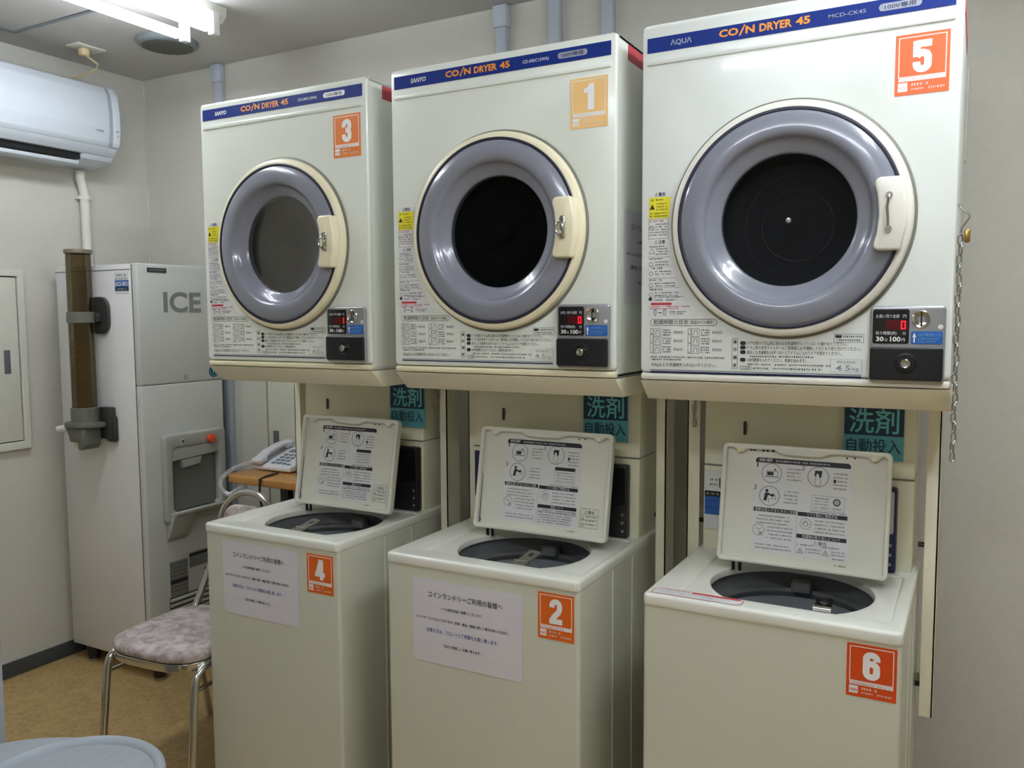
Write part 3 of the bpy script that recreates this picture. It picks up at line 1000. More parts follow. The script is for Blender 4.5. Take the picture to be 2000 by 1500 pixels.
def make_washer(x0, W, sd, wear, digit, smats, spos, label, sticker_label, variant, hookx):
    """x0,W = left edge and width; sd = left edge of the lid; spos = sticker rectangle"""
    t = thing('coin_washer', label, 'washing machine', (x0, 0, 0), 'coin washing machines under the dryers')
    ZD, LIP, Y0, Y1 = .806, .028, -.078, .46
    # body
    b = B()
    b.plate(rr(0.001, W - .001, Y0, Y1, .009), [rr(.008, W - .008, Y0 + .007, Y1 - .007, .004)], .028, ZD - LIP + .004)
    b.box(.004, W - .004, Y0 + .004, Y1 - .004, .03, .05)
    b.build('body', WASHER, t)
    b = B()
    for fx in (.05, W - .05):
        for fy in (Y0 + .05, Y1 - .05):
            b.cyl((fx, fy, 0), (fx, fy, .03), .022, 16)
    b.build('foot', BLACKP, t)
    b = B()
    b.box(W - .0015, W + .0012, .115, .121, .03, ZD - LIP, .001)
    b.box(W - .0015, W + .0012, .245, .251, .03, ZD - LIP, .001)
    b.build('side_seam', WASHER, t)
    # deck: raised frame, and a sunk plate around the opening
    LX0, LX1 = sd[0], sd[1]
    lc = (LX0 + LX1) / 2
    b = B()
    b.plate(rr(0, W, Y0 - .004, Y1, .012), [rr(LX0 - .020, min(LX1 + .022, W - .014), Y0 + .054, .29, .010)], ZD - LIP, ZD, .007)
    b.build('deck', DECK, t, 40)
    hc, hr = (lc - .004, .112), .168
    hole = []
    for i in range(96):
        a = 2 * math.pi * i / 96
        x, y = hc[0] + hr * math.cos(a), hc[1] + hr * math.sin(a)
        fy = Y0 + .062
        if y < fy:
            # straight front rim with a shallow step
            y = fy - (.010 if x > lc + .03 else 0.0)
        hole.append((x, min(y, .276)))
    b = B()
    b.plate(rr(LX0 - .024, min(LX1 + .026, W - .012), Y0 + .045, .294, .008), [hole], ZD - .022, ZD - .004, .003)
    b.build('lid_well', DECK, t, 40)
    # tub
    b = B()
    tc_ = (hc[0], .120, ZD)
    b.lathe([(.176, -.0225), (.175, -.045), (.172, -.056), (.163, -.060), (.159, -.067), (.164, -.080)], tc_, (0, 0, 1), 64)
    b.build('tub_ring', TUBD, t)
    b = B()
    b.lathe([(.158, -.078), (.1595, -.092), (.157, -.105), (.157, -.40), (.14, -.43), (0, -.43)], tc_, (0, 0, 1), 64)
    b.build('drum', TUBG, t)
    b = B()
    b.box(lc - .030, lc + .014, .256, .288, ZD - .062, ZD - .034, .006)
    b.build('lint_filter', FILTER, t)
    # hinge pins and latch
    b = B()
    for q in (LX0 + .035, LX0 + .050):
        b.cyl((q, .190, ZD - .006), (q, .190, ZD + .016), .004, 10)
    b.build('hinge', BLACKP, t)
    b = B()
    hy = Y0 + .060
    if variant == 'new':
        b.box(hookx - .017, hookx + .017, hy - .010, hy + .004, ZD - .002, ZD + .006, .003)
        b.cyl((hookx - .017, hy - .006, ZD + .004), (hookx + .017, hy - .006, ZD + .004), .006, 14)
        B().plate(rr(-.016, .016, -.002, .034, .008), [circ(0, .020, .008, 20)], 0, .0015, 0, Matrix.Translation((hookx, hy, ZD + .003)) @ Matrix.Rotation(math.radians(22), 4, 'X')).build('latch_flap', CLEAR, t)
    else:
        b.box(hookx - .020, hookx + .018, hy - .012, hy + .010, ZD - .001, ZD + .004, .0015)
        b.cyl((hookx - .020, hy + .008, ZD + .003), (hookx + .018, hy + .008, ZD + .003), .004, 12)
        b.plate(rr(-.017, .017, 0, .050, .006), [rr(-.006, .006, .022, .038, .004)], 0, .003, 0, Matrix.Translation((hookx + .002, hy + .008, ZD + .003)) @ Matrix.Rotation(math.radians(-14), 4, 'Z') @ Matrix.Rotation(math.radians(16), 4, 'X'))
    b.build('lid_latch', CHROME if variant == 'new' else STEEL, t)
    # lid, standing open
    LW, LH = LX1 - LX0, .272
    tilt = math.radians(-11)
    ML = Matrix.Translation((LX0, .186, ZD + .016)) @ Matrix.Rotation(tilt, 4, 'X') @ M_front()
    outer = rr(0, LW, 0, LH, .012)
    m_ = .009
    inner = [(m_ + .004, m_), (LW - m_ - .004, m_), (LW - m_, m_ + .004), (LW - m_, LH - m_ - .006), (LW * .955, LH - .010), (LW * .935, LH - .013), (LW * .915, LH - .021), (LW * .885, LH - .021), (LW * .86, LH - .013), (LW * .68, LH - .011), (LW * .64, LH - .014), (LW * .60, LH - .021),
             (LW * .40, LH - .021), (LW * .36, LH - .019), (LW * .32, LH - .011), (LW * .15, LH - .012), (LW * .125, LH - .020), (LW * .095, LH - .020), (LW * .07, LH - .011), (m_ + .002, LH - .010), (m_, LH - .014), (m_, m_ + .004)]
    b = B(ML)
    b.plate(outer, [inner], 0, .016, .003)
    b.plate(rr(.001, LW - .001, .001, LH - .001, .011), [], -.008, .002, .003)
    lid = b.build('lid', LIDM, t, 40)
    lid_sheet(ML @ Matrix.Translation((0, 0, .002)), LW, LH, lid, variant)
    if wear:
        b = B(ML)
        rnd = random.Random(7)
        for i in range(7):
            u, v = .010 + rnd.random() * .006, .012 + rnd.random() * .02
            b.disc(u, v, rnd.uniform(.001, .0035), .0024, 8)
        b.poly([(.0095, .02), (.013, .02), (.0115, .14), (.0095, .15)], .0024)
        b.build('scuff_mark', TUBD, lid, 0)
    for q in (.105, .90):
        B(ML).sphere((LW * q, LH - .016, .016), .006, (1, 1, .5), 12).build('bumper', CREAM, lid)
    # console tower
    CX0, CX1 = .012, W - .012
    b = B()
    YC = .325
    b.prism([(YC, ZD - .002), (YC + .004, 1.016), (YC + .005, 1.018), (YC + .005, 1.0185), (YC + .012, 1.2035), (Y1, 1.2035), (Y1, ZD - .002)], 'yz', CX0, CX1, .004)
    con = b.build('console', CONSOLE, t)
    b = B()
    b.box(CX0 - .0005, CX1 + .0005, YC - .0005, Y1 - .02, 1.0165, 1.0185)
    b.build('console_seam', TUBD, con, 0)
    b = B()
    b.plate(rr(-.0035, .0035, -.017, .017, .0034), [], 0, .002, 0, M_front(.108 + (.004 if digit == '6' else 0), YC + .006, 1.113))
    b.build('coin_slot', HOLDERD, con)
    if variant == 'new':
        b = B(M_front(0, YC, 0))
        b.box(.016, .110, .855, 1.002, 0, .003, .001)
        pn = b.build('control_panel', LABELW, con)
        B(M_front(0, YC, 0)).rect(.017, .109, .938, .952, .0034).build('black_stripe', BLACKP, pn, 0)
        B(M_front(0, YC, 0)).rect(.017, .109, .892, .938, .0034).build('blue_stripe', COINBLUE, pn, 0)
        k = B(M_front(0, YC, 0))
        k.micro(.030, .050, .978, .005, 1, .004); k.micro(.030, .050, .966, .005, 2, .004); k.rect(.053, .056, .962, .985, .004)
        k.micro(.056, .064, .955, .006, 5, .004); k.micro(.022, .050, .925, .004, 3, .004); k.micro(.022, .050, .908, .004, 4, .004)
        k.build('panel_lettering', BLACK_T, pn, 0)
        k = B(M_front(0, YC, 0))
        k.text('A・O・A', .022, .9415, .007, width=.030, w=.004)
        k.build('white_lettering', WHITE_T, pn, 0)
    else:
        b = B(M_front(0, YC, 0))
        b.box(.016 if digit == '2' else .010, .110, .872, 1.004, 0, .003, .001)
        pn = b.build('control_panel', NAVYD, con)
        k = B(M_front(0, YC, 0))
        k.micro(.030, .046, .985, .006, 1, .004); k.micro(.030, .046, .972, .006, 2, .004)
        k.text('＋O', .030, .945, .008, width=.018, w=.004); k.micro(.028, .046, .931, .007, 3, .004)
        k.text('O', .038, .919, .007, w=.004); k.micro(.032, .044, .884, .009, 4, .004)
        k.build('panel_lettering', LABELW, pn, 0)
    b = B()
    xr = LX1 + (.006 if digit != '4' else .006)
    b.box(xr - .16, xr, YC - .022, YC + .006, ZD, 1.000, .006)
    cb = b.build('coin_box', BLACKP if variant != 'new' else NAVYD, con)
    b = B(M_front(0, YC - .022, 0))
    b.plate(rr(xr - .150, xr - .006, ZD + .09, .992, .004), [], 0, .001)
    b.build('coin_box_plate', BLACKG if variant != 'new' else LABELW, cb)
    b = B(M_front(0, YC - .023, 0))
    for i in range(3):
        b.disc(xr - .012, ZD + .02 + .022 * i, .004, .0005, 12)
    b.build('coin_box_screw', SILVER, cb, 0)
    # detergent sign
    s0 = spos['sign']
    MS = M_front(0, YC + .004, 0) @ Matrix.Rotation(math.radians(-2), 4, 'X') if False else M_front(0, YC + .001, 0)
    b = B(MS).box(s0, s0 + .126, 1.058, 1.2025, 0, .002)
    sg = b.build('detergent_sign', TEAL, con, 0)
    B(MS).rect(s0 + .0005, s0 + .1255, 1.114, 1.202, .0023).build('dark_panel', TEALD, sg, 0)
    B(MS).text('洗剤', s0 + .011, 1.1195, .056, bold=.022, width=.104, w=.0027, res=4).build('sign_title', TEAL_T, sg, 0)
    B(MS).text('自動投入', s0 + .006, 1.0745, .030, bold=.012, width=.114, w=.0027, res=3).build('sign_text', TEALD, sg, 0)
    # number sticker on the front
    F = M_front(0, Y0, 0)
    q = spos['num']
    number_sticker(t, digit, smats, F, q[0], q[1], q[2], q[3], sticker_label)
    return t

W4 = make_washer(0.052, .491, (.105, .466), True, '4', ST2, dict(sign=.362, num=(.382, .472, .662, .767)), 'cream top-loading washer with number 4 sticker, nearest the chair', 'orange sticker with white 4', 'old', .305)
W2 = make_washer(0.698, .527, (.100, .484), True, '2', ST2, dict(sign=.357, num=(.424, .514, .663, .770)), 'cream top-loading washer with number 2 sticker, middle of the three washers', 'orange sticker with white 2', 'old', .348)
W6 = make_washer(1.371, .502, (.088, .452), False, '6', ST6, dict(sign=.340, num=(.406, .493, .671, .773)), 'cream top-loading washer with number 6 sticker and red-edged caution strip on its deck', 'red-orange sticker with white 6', 'new', .352)
# caution strip on the deck of the right washer
b = B(M_top(1.371, 0, .8062))
b.poly([(.016, -.070), (.190, -.070), (.203, -.062), (.203, -.042), (.190, -.034), (.030, -.034), (.016, -.044)], .0002)
cs = b.build('caution_strip', LABELW, None, 0)
cs.parent = W6
cs.matrix_parent_inverse = Matrix.Translation((-1.371, 0, 0))
k = B(M_top(1.371, 0, .8062))
pp = [(.016, -.070), (.190, -.070), (.203, -.062), (.203, -.042), (.190, -.034), (.030, -.034), (.016, -.044), (.016, -.070)]
k.line(pp, .0016, .0006)
k.rect(.095, .196, -.043, -.035, .0006)
k.micro(.030, .092, -.042, .005, 4, .0006)
k.build('red_print', RED_T, cs, 0)
k = B(M_top(1.371, 0, .8062))
k.micro(.024, .180, -.052, .004, 5, .0006); k.micro(.024, .170, -.060, .004, 6, .0006)
k.build('grey_print', GREY_T, cs, 0)

# paper notices
NL = ['コインランドリーご利用の皆様へ', 'いつも御利用誠に有難うございます。', 'セルフサービスになっております。設備・備品・機器に関して責任を負いかねます。', '必要な方は、フロントにて両替をお貸し致します。', 'ご協力の程宜しくお願い致します。']
def notice(M, w, h, label):
    o = B(M).box(0, w, 0, h, 0, .0006).build('paper_notice', PAPER, None, 0)
    tag(o, label, 'notice', 'laundry user notices')
    k = B(M)
    k.text(NL[0], w * .49, h * .790, h * .066, bold=.025, align='C', width=w * .68, w=.001, res=3)
    k.text(NL[1], w * .46, h * .655, h * .034, bold=.02, align='C', width=w * .38, w=.001)
    k.text(NL[2], w * .46, h * .515, h * .034, bold=.02, align='C', width=w * .85, w=.001)
    k.text(NL[4], w * .46, h * .215, h * .034, bold=.02, align='C', width=w * .35, w=.001)
    k.build('black_lettering', BLACK_T, o, 0)
    k = B(M)
    k.text(NL[3], w * .46, h * .370, h * .046, bold=.02, align='C', width=w * .66, w=.001)
    k.build('blue_lettering', BLUE_T, o, 0)
    return o
notice(M_front(.120, -.0786, .556), .282, .208, 'white paper notice taped on the front of the washer with sticker 4')
notice(M_front(.777, -.0786, .546), .305, .207, 'white paper notice taped on the front of the washer with sticker 2')
notice(M_right(1.2766, .045, 1.415), .297, .212, 'white paper notice on the right side of the dryer with sticker 1')

# ------------------------------------------------------------------ chains
def chain(x, y, ztop, n, pitch, label, hook=False):
    t = thing('chain', label, 'chain', (x, y, ztop), 'steel safety chains')
    me = None
    for i in range(n):
        if me is None:
            b = B()
            L, r = pitch * .62, .0042
            pts = [(r * math.cos(a) * 1.0, 0, L * .35 + r * 1.2 * math.sin(a)) for a in [math.pi * j / 8 for j in range(9)]]
            pts += [(r * math.cos(a), 0, -L * .35 + r * 1.2 * math.sin(a)) for a in [math.pi + math.pi * j / 8 for j in range(9)]]
            b.tube(pts, .0016, 6, True)
            o = b.build('link', STEEL, t)
            me = o.data
        else:
            o = bpy.data.objects.new('link', me)
            COL.objects.link(o)
            o.parent = t
        o.location = (.0012 * math.sin(i * 1.7), 0, -.012 - i * pitch)
        o.rotation_euler = (0, 0, math.radians(35 + 90 * (i % 2)))
    if hook:
        b = B()
        b.tube([(-.004, .01, .052), (-.003, 0, .048), (.004, -.002, .040), (.012, -.002, .034), (.014, -.002, .028), (.008, -.002, .018), (.002, 0, .010), (.0, 0, .0)], .0018, 8)
        b.build('hook', STEEL, t)
        b = B()
        b.box(.006, .016, -.006, .002, -.018, .006, .003)
        b.build('padlock', BRASS, t)
    return t
chain(1.9395, .02, 1.536, 23, .0182, 'long steel chain hanging beside the right dryer', True)
chain(1.352, .345, 1.204, 5, .019, 'short chain on the left post under the dryer with sticker 5')
chain(.575, .345, 1.204, 4, .019, 'short chain hanging from the stand between dryers 3 and 1')

# ------------------------------------------------------------------ ice dispenser
IX0, IX1, IY0, IY1, IZ0, IZ1 = -1.226, -.745, .34, .73, .068, 1.592
ice = thing('ice_dispenser', 'tall pale grey ice dispenser standing in the left corner', 'ice machine', (0, 0, 0))
b = B()
b.box(IX0, IX1 - .03, IY0, IY1, IZ0, IZ1 - .002, .004)
b.build('cabinet', ICEW, ice)
b = B()
b.box(IX1 - .031, IX1, IY0 + .001, IY1 - .001, IZ0 + .01, 1.1355, .006, 3)
b.build('lower_front', ICEG, ice)
b = B()
b.box(IX1 - .031, IX1, IY0 + .001, IY1 - .001, 1.1365, IZ1, .006, 3)
b.build('upper_front', ICEG, ice)
b = B()
b.box(IX0, IX1 - .035, IY0 - .0008, IY0 + .002, 1.568, 1.571)
b.box(IX1 - .0306, IX1 - .0300, IY0 - .0003, IY1, IZ0, IZ1 - .004)
b.build('panel_seam', ICEIN, ice, 0)
legmesh = None
for lx in (-1.14, -.745):
    for ly in (.372, .690):
        q = B()
        q.cyl((0, 0, .012), (0, 0, .07), .022, 20, .030)
        lo = q.build('leg', BLACKP, ice, loc=(lx, ly, 0))
        q = B()
        q.cyl((0, 0, 0), (0, 0, .013), .018, 16)
        q.build('foot_pad', STEEL, lo)
FX = M_right(IX1, 0, 0)
B(FX).box(.385, .470, 1.560, 1.577, 0, .002, .0005).build('name_plate', HOLDERD, ice)
B(FX).text('HOSHIZAKI', .4275, 1.5650, .0075, align='C', width=.066, w=.0024).build('plate_lettering', GREY_T, ice, 0)
B(FX).text('ICE', .452, 1.414, .076, bold=.028, width=.178, w=.0012, res=6).build('ice_lettering', ICET, ice, 0)
q = B()
q.lathe([(.024, 0), (.024, .002), (.021, .003), (0, .003)], (IX1, .684, 1.172), (1, 0, 0), 32)
q.build('round_badge', TEALD, ice)
q = B(FX)
q.ring(.684, 1.172, .018, .020, .0034, 28); q.rect(.676, .680, 1.162, 1.182, .0034); q.rect(.688, .692, 1.162, 1.182, .0034); q.rect(.676, .692, 1.171, 1.174, .0034)
q.build('badge_mark', TEAL_T, ice, 0)
q = B()
q.cyl((IX1, .545, 1.158), (IX1 + .006, .545, 1.158), .008, 16)
q.build('lock', CHROME, ice)
# dispensing bay
q = B(FX)
q.plate(rr(.412, .708, .600, .942, .016), [rr(.446, .672, .640, .888, .018)], -.002, .030, .008)
bay = q.build('dispensing_bay', ICEP, ice, 40)
q = B(FX)
q.box(.440, .678, .634, .894, -.001, .001)
q.build('bay_back', ICEIN, bay)
q = B(FX)
q.plate([(.446, .838), (.672, .848), (.672, .888), (.446, .888)], [], 0, .026, .002)
q.plate([(.500, .805), (.580, .812), (.590, .842), (.492, .838)], [], 0, .024, .003)
q.build('chute', ICEP, bay)
q = B()
q.prism([(IX1, .600), (IX1 + .062, .632), (IX1 + .066, .642), (IX1 + .060, .648), (IX1 + .028, .640), (IX1, .640)], 'xz', .425, .700, .004)
q.prism([(IX1, .520), (IX1 + .020, .545), (IX1 + .055, .630), (IX1, .610)], 'xz', .425, .520, .004)
q.build('drip_tray', ICEP, bay)
q = B(); q.cyl((IX1 + .029, .492, .912), (IX1 + .032, .492, .912), .009, 16); q.build('lamp_rim', LABELW, bay)
q = B(); q.cyl((IX1 + .031, .492, .912), (IX1 + .034, .492, .912), .006, 16); q.build('green_lamp', mat('green_lamp', (20, 110, 70), .3), bay)
q = B(); q.cyl((IX1 + .029, .628, .906), (IX1 + .044, .628, .906), .018, 24, bev=.004); q.build('red_button', mat('orange_red_button', (232, 84, 48), .4), bay)
q = B(FX)
q.rect(.435, .520, .300, .440, .0008)
q.rect(.528, .660, .395, .455, .0008)
lab = q.build('rating_label', ICET, ice, 0)
q = B(FX)
for i in range(8):
    q.micro(.438, .516, .425 - i * .015, .006, 400 + i, .0012)
q.rect(.436, .519, .352, .366, .0012); q.rect(.529, .66, .44, .452, .0012)
for i in range(3):
    q.micro(.532, .65, .428 - i * .012, .005, 410 + i, .0012)
q.micro(.60, .64, .37, .012, 415, .0012)
q.build('label_print', BLACK_T, lab, 0)
q = B()
for i in range(9):
    z = .285 - i * .020
    q.prism([(IX1 - .002, z), (IX1 + .006, z - .002), (IX1 + .006, z + .005), (IX1 - .002, z + .012)], 'xz', .432, .690)
q.build('vent_louvres', ICEP, ice, 20)
q = B(FX)
q.rect(.430, .692, .110, .300, .0006)
q.build('vent_opening', HOLDERD, ice, 0)
# phone-number sticker on the side
FS = M_front(0, IY0, 0)
q = B(FS).box(-.868, -.790, 1.478, 1.562, 0, .0006).build('service_sticker', LABELW, ice, 0)
s_ = B(FS); s_.rect(-.868, -.790, 1.490, 1.506, .0009); s_.micro(-.864, -.794, 1.532, .007, 1, .0009); s_.micro(-.858, -.800, 1.544, .010, 3, .0009); s_.build('dark_print', TEALD, q, 0)
s_ = B(FS); s_.rect(-.868, -.790, 1.506, 1.530, .0009); s_.build('blue_print', COINBLUE, q, 0)
s_ = B(FS); s_.text('3623-8821', -.866, 1.5095, .016, bold=.02, width=.074, w=.0013); s_.micro(-.855, -.805, 1.494, .007, 9, .0013); s_.build('white_print', LABELW, q, 0)

# cup dispenser on the side of the ice machine
CUX, CUY, CUR = -.985, .275, .044
cd = thing('cup_dispenser', 'long brown smoked cup dispenser tube on the side of the ice dispenser', 'cup dispenser', (CUX, CUY, 0))
q = B(); q.lathe([(CUR, 1.02), (CUR, 1.632), (CUR - .003, 1.632), (CUR - .003, 1.02)], (0, 0, 0), (0, 0, 1), 48); q.build('tube', BROWNTUBE, cd)
q = B(); q.lathe([(0, 1.645), (CUR + .003, 1.645), (CUR + .005, 1.642), (CUR + .005, 1.630), (CUR - .001, 1.630)], (0, 0, 0), (0, 0, 1), 48); q.build('cap', mat('brown_grey_cap', (112, 106, 84), .45), cd)
q = B(); q.lathe([(CUR + .0005, 1.372), (CUR + .005, 1.373), (CUR + .005, 1.412), (CUR + .0005, 1.413)], (0, 0, 0), (0, 0, 1), 48)
q.build('upper_band', HOLDER, cd)
q = B(); q.plate(rr(-.03, .085, 1.330, 1.470, .045), [], 0, .014, .004, M_front(0, IY0 - CUY, 0)); q.box(.0, .05, .03, IY0 - CUY - .012, 1.375, 1.41, .003)
q.build('upper_bracket', HOLDERD, cd)
q = B(); q.lathe([(CUR + .0005, .995), (CUR + .006, .995), (CUR + .006, 1.052), (CUR + .0005, 1.054)], (0, 0, 0), (0, 0, 1), 48)
q.prism([(-.075, -.030), (-.045, -.058), (.030, -.060), (.075, -.030), (.078, .030), (-.06, .040)], 'xy', .978, .998, .005)
q.prism([(-.062, .978), (.050, .978), (.050, .912), (.030, .895), (.012, .895), (.010, .922), (-.035, .922), (-.046, .950)], 'xz', -.045, .03, .006)
q.build('lower_housing', HOLDER, cd)
q = B(); q.box(.030, .092, .035, IY0 - CUY, .930, 1.052, .006); q.box(.05, .105, .045, IY0 - CUY, .918, 1.02, .01)
q.build('lower_bracket', HOLDERD, cd)
q = B(); q.cyl((-.118, -.035, .966), (-.062, -.030, .974), .013, 18, bev=.003); q.build('lever_knob', LABELW, cd)
q = B(); q.lathe([(.030, .904), (.034, .908), (.034, .924), (.030, .924)], (-.008, -.005, 0), (0, 0, 1), 32); q.build('cup_collar', mat('cream_collar', (206, 198, 170), .5), cd)
q = B()
prof = []
z = .93
while z < 1.292:
    prof += [(CUR - .0085, z), (CUR - .0055, z + .0035), (CUR - .0055, z + .0055), (CUR - .0085, z + .0058)]
    z += .0062
q.lathe([(CUR - .016, .905)] + prof + [(CUR - .006, 1.296), (CUR - .009, 1.296), (CUR - .02, 1.25), (0, 1.25)], (CUX, CUY, 0), (0, 0, 1), 40)
tag(q.build('cup_stack', CUP), 'stack of tan paper cups inside the smoked dispenser tube', 'cups')

# ------------------------------------------------------------------ air conditioner
ac = thing('air_conditioner', 'white wall-mounted air conditioner above the ice dispenser', 'air conditioner', (XL, 0, 0))
pf = [(0, 2.305), (.150, 2.312), (.185, 2.300), (.203, 2.270), (.212, 2.200), (.212, 2.130), (.205, 2.082), (.196, 2.068)]
und = [(.180, 2.056), (.172, 2.050)]
q = B()
q.prism([(0, 2.305)] + pf[1:] + [(.190, 2.064), (0, 2.064)], 'xz', -.38, .492, .004, 2)
q.build('front_cover', ACW, ac)
q = B()
q.prism([(0, 2.066), (.194, 2.066), (.182, 2.050), (.168, 2.034), (0, 2.034)], 'xz', -.38, .535, .002)
q.prism([(0, 2.036), (.050, 2.036), (.055, 2.006), (.03, 1.998), (0, 1.996)], 'xz', -.38, .535, .002)
q.prism([(.045, 2.036), (.166, 2.036), (.150, 2.016), (.10, 2.002), (.045, 1.998)], 'xz', .40, .535, .002)
q.build('base', ACW, ac)
q = B(); q.box(.045, .150, -.38, .40, 2.010, 2.035); q.build('air_outlet', BLACKP, ac, 0)
q = B(); q.prism([(.070, 1.992), (.136, 1.986), (.150, 1.990), (.152, 2.003), (.140, 2.002), (.070, 1.998)], 'xz', -.38, .392, .001); q.build('louvre', ACW, ac)
q = B()
q.prism([(p[0] * .985, p[1] - .002) for p in pf] + [(0, 2.067)], 'xz', .490, .508, 0)
q.build('grey_strip', ACG, ac, 20)
q = B()
q.prism(pf + [(0, 2.066)], 'xz', .508, .540, .004, 2)
q.build('end_cap', ACW, ac)
FA = M_right(.2125, 0, 0)
q = B(FA); q.micro(.428, .474, 2.118, .0080, 12, 0); q.build('brand_lettering', ICET, ac, 0)
q = B(FA); q.rect(.518, .530, 2.128, 2.132, 0); q.rect(.522, .528, 2.110, 2.113, 0); q.build('indicator_mark', ICET, ac, 0)

q = B()
q.tube([(XL + .03, .478, 1.985), (XL + .03, .478, 1.955), (XL + .028, .488, 1.925), (XL + .025, .497, 1.90), (XL + .025, .500, 1.60), (XL + .025, .500, .10)], .018, 16)
pp_ = q.build('drain_pipe', PIPEW)
tag(pp_, 'white pipe running down from the air conditioner behind the cup tube', 'pipe')
q = B()
q.tube([(XL + .025, .500, 1.888), (XL + .025, .500, 1.872)], .023, 16); q.box(XL, XL + .03, .470, .530, 1.874, 1.886, .003)
q.build('pipe_clamp', PIPEW, pp_)

# ceiling power outlet with the air conditioner plug
ot = thing('ceiling_outlet', 'cream outlet plate on the ceiling with a plug and looping cord', 'outlet', (-1.06, .40, ZC))
B().box(-.036, .036, -.06, .06, -.006, 0, .002).build('plate', PIPEW, ot)
q = B(); q.box(-.016, .014, -.026, .006, -.034, -.006, .006); q.build('plug', PLUGC, ot)
q = B(); q.tube([(0, -.005, -.030), (.0, .02, -.040), (-.005, .05, -.050), (-.03, .062, -.062), (-.07, .05, -.078), (-.13, .03, -.088), (-.205, .01, -.092), (-.2125, .0, -.13)], .0035, 8); q.build('cord', PLUGC, ot)

# round ceiling grille and hatch
gr = thing('ceiling_vent', 'round grey ventilation grille on the ceiling beside the light', 'vent', (-.733, .505, ZC))
q = B(); q.lathe([(.112, 0), (.112, -.006), (.104, -.018), (.092, -.022), (.088, -.016), (0, -.016)], (0, 0, 0), (0, 0, 1), 48); q.build('rim', GRILLE, gr)
q = B()
for i in range(-8, 9):
    x = i * .0105
    h_ = math.sqrt(max(.089 ** 2 - x * x, 0))
    q.box(x - .0018, x + .0018, -h_, h_, -.024, -.014)
q.build('slats', HOLDER, gr, 0)
ht = thing('ceiling_hatch', 'square ceiling access hatch with grey frame above the air conditioner', 'hatch', (-.885, -.065, ZC))
q = B(); q.plate([(-.240, -.230), (.240, -.230), (.240, .232), (-.240, .232)], [[(-.226, -.216), (.226, -.216), (.226, .218), (-.226, .218)]], -.004, 0); q.build('frame', HATCH, ht, 0)
q = B(); q.box(-.222, .222, -.212, .214, -.002, .0005); q.build('panel', CEIL, ht, 0)

# ------------------------------------------------------------------ fluorescent lights
def light(name_label, cx, cy, rotz, emit):
    t = thing('fluorescent_light', name_label, 'light', (cx, cy, ZC), 'ceiling lights', rotz)
    L = 1.25
    q = B()
    q.prism([(-.075, 0), (.075, 0), (.070, -.030), (.050, -.050), (-.050, -.050), (-.070, -.030)], 'xz', -L / 2 - .02, L / 2 + .03, .003)
    q.build('housing', PIPEW, t)
    for s in (-1, 1):
        q = B()
        q.cyl((s * .070, -L / 2 + .055, -.085), (s * .070, L / 2 - .055, -.085), .0165, 20, bev=.006)
        q.build('tube', emit, t)
        for e_ in (-1, 1):
            q = B()
            ye = e_ * (L / 2 - .040)
            q.box(s * .070 - .014, s * .070 + .014, min(ye, ye + e_ * .028), max(ye, ye + e_ * .028), -.105, -.030, .004)
            q.build('socket', LABELW, t)
    return t
light('twin-tube fluorescent ceiling light at the top left', -.345, -.285, 0, TUBEEMIT)
light('twin-tube fluorescent ceiling light set crosswise further back in the room', 1.45, -2.0, math.pi / 2, TUBEEMIT2)
light('twin-tube fluorescent ceiling light above the right end of the dryer row', 2.15, -.50, 0, TUBEEMIT3)

# ------------------------------------------------------------------ wall things
for i, (x, w_, z1, lab) in enumerate(((-.797, .040, ZC, 'pale blue cable duct on the back wall left of the dryers'), (.543, .040, ZC, 'pale blue cable duct above the middle dryer, leftmost of three'),
                                       (.740, .040, ZC, 'pale blue cable duct above the middle dryer, middle of three'), (.925, .040, ZC, 'pale blue cable duct above the middle dryer, rightmost of three'),
                                       (1.515, .036, ZC, 'pale blue cable duct above the right dryer'))):
    q = B()
    q.box(x - w_ / 2, x + w_ / 2, YB - .028, YB, .062, z1 - .001, .006)
    if i < 2:
        q.box(x - w_ / 2 - .008, x + w_ / 2 + .006, YB - .034, YB, z1 - .075, z1 - .001, .006)
    tag(q.build('cable_duct', DUCT), lab, 'duct', 'cable ducts on the back wall')

pb = thing('panel_board', 'white electrical panel board on the left wall with grey latch', 'panel board', (XL, 0, 0))
q = B(M_right()); q.plate([(-.30, .885), (.229, .885), (.229, 1.577), (-.30, 1.577)], [[(-.272, .915), (.203, .915), (.203, 1.550), (-.272, 1.550)]], 0, .022, .003); q.build('frame', BOARD, pb, 30)
q = B(M_right()); q.box(-.268, .199, .919, 1.546, .002, .016, .002); dr_ = q.build('door', BOARD, pb)
q = B(M_right()); q.box(-.274, .205, .913, 1.552, 0, .004); q.build('door_gap', HOLDERD, pb, 0)
q = B(M_right()); q.box(.140, .164, 1.180, 1.270, .014, .019, .002); q.build('latch', LATCH, dr_)

wc = thing('wall_cabinet', 'flush cream metal cabinet on the back wall behind the phone', 'cabinet', (0, YB, 0))
q = B(M_front()); q.plate([(-.72, .30), (-.10, .30), (-.10, 1.42), (-.72, 1.42)], [[(-.580, .33), (-.13, .33), (-.13, 1.39), (-.580, 1.39)]], 0, .016, .002); q.build('frame', BOARD, wc, 30)
q = B(M_front()); q.box(-.575, -.135, .335, 1.385, .002, .012, .002); d_ = q.build('door', BOARD, wc)
q = B(M_front()); q.box(-.581, -.129, .329, 1.391, 0, .004); q.build('door_gap', HOLDERD, wc, 0)
q = B(M_front()); q.box(-.548, -.518, .850, .925, .010, .015, .002); q.build('latch', LATCH, d_)

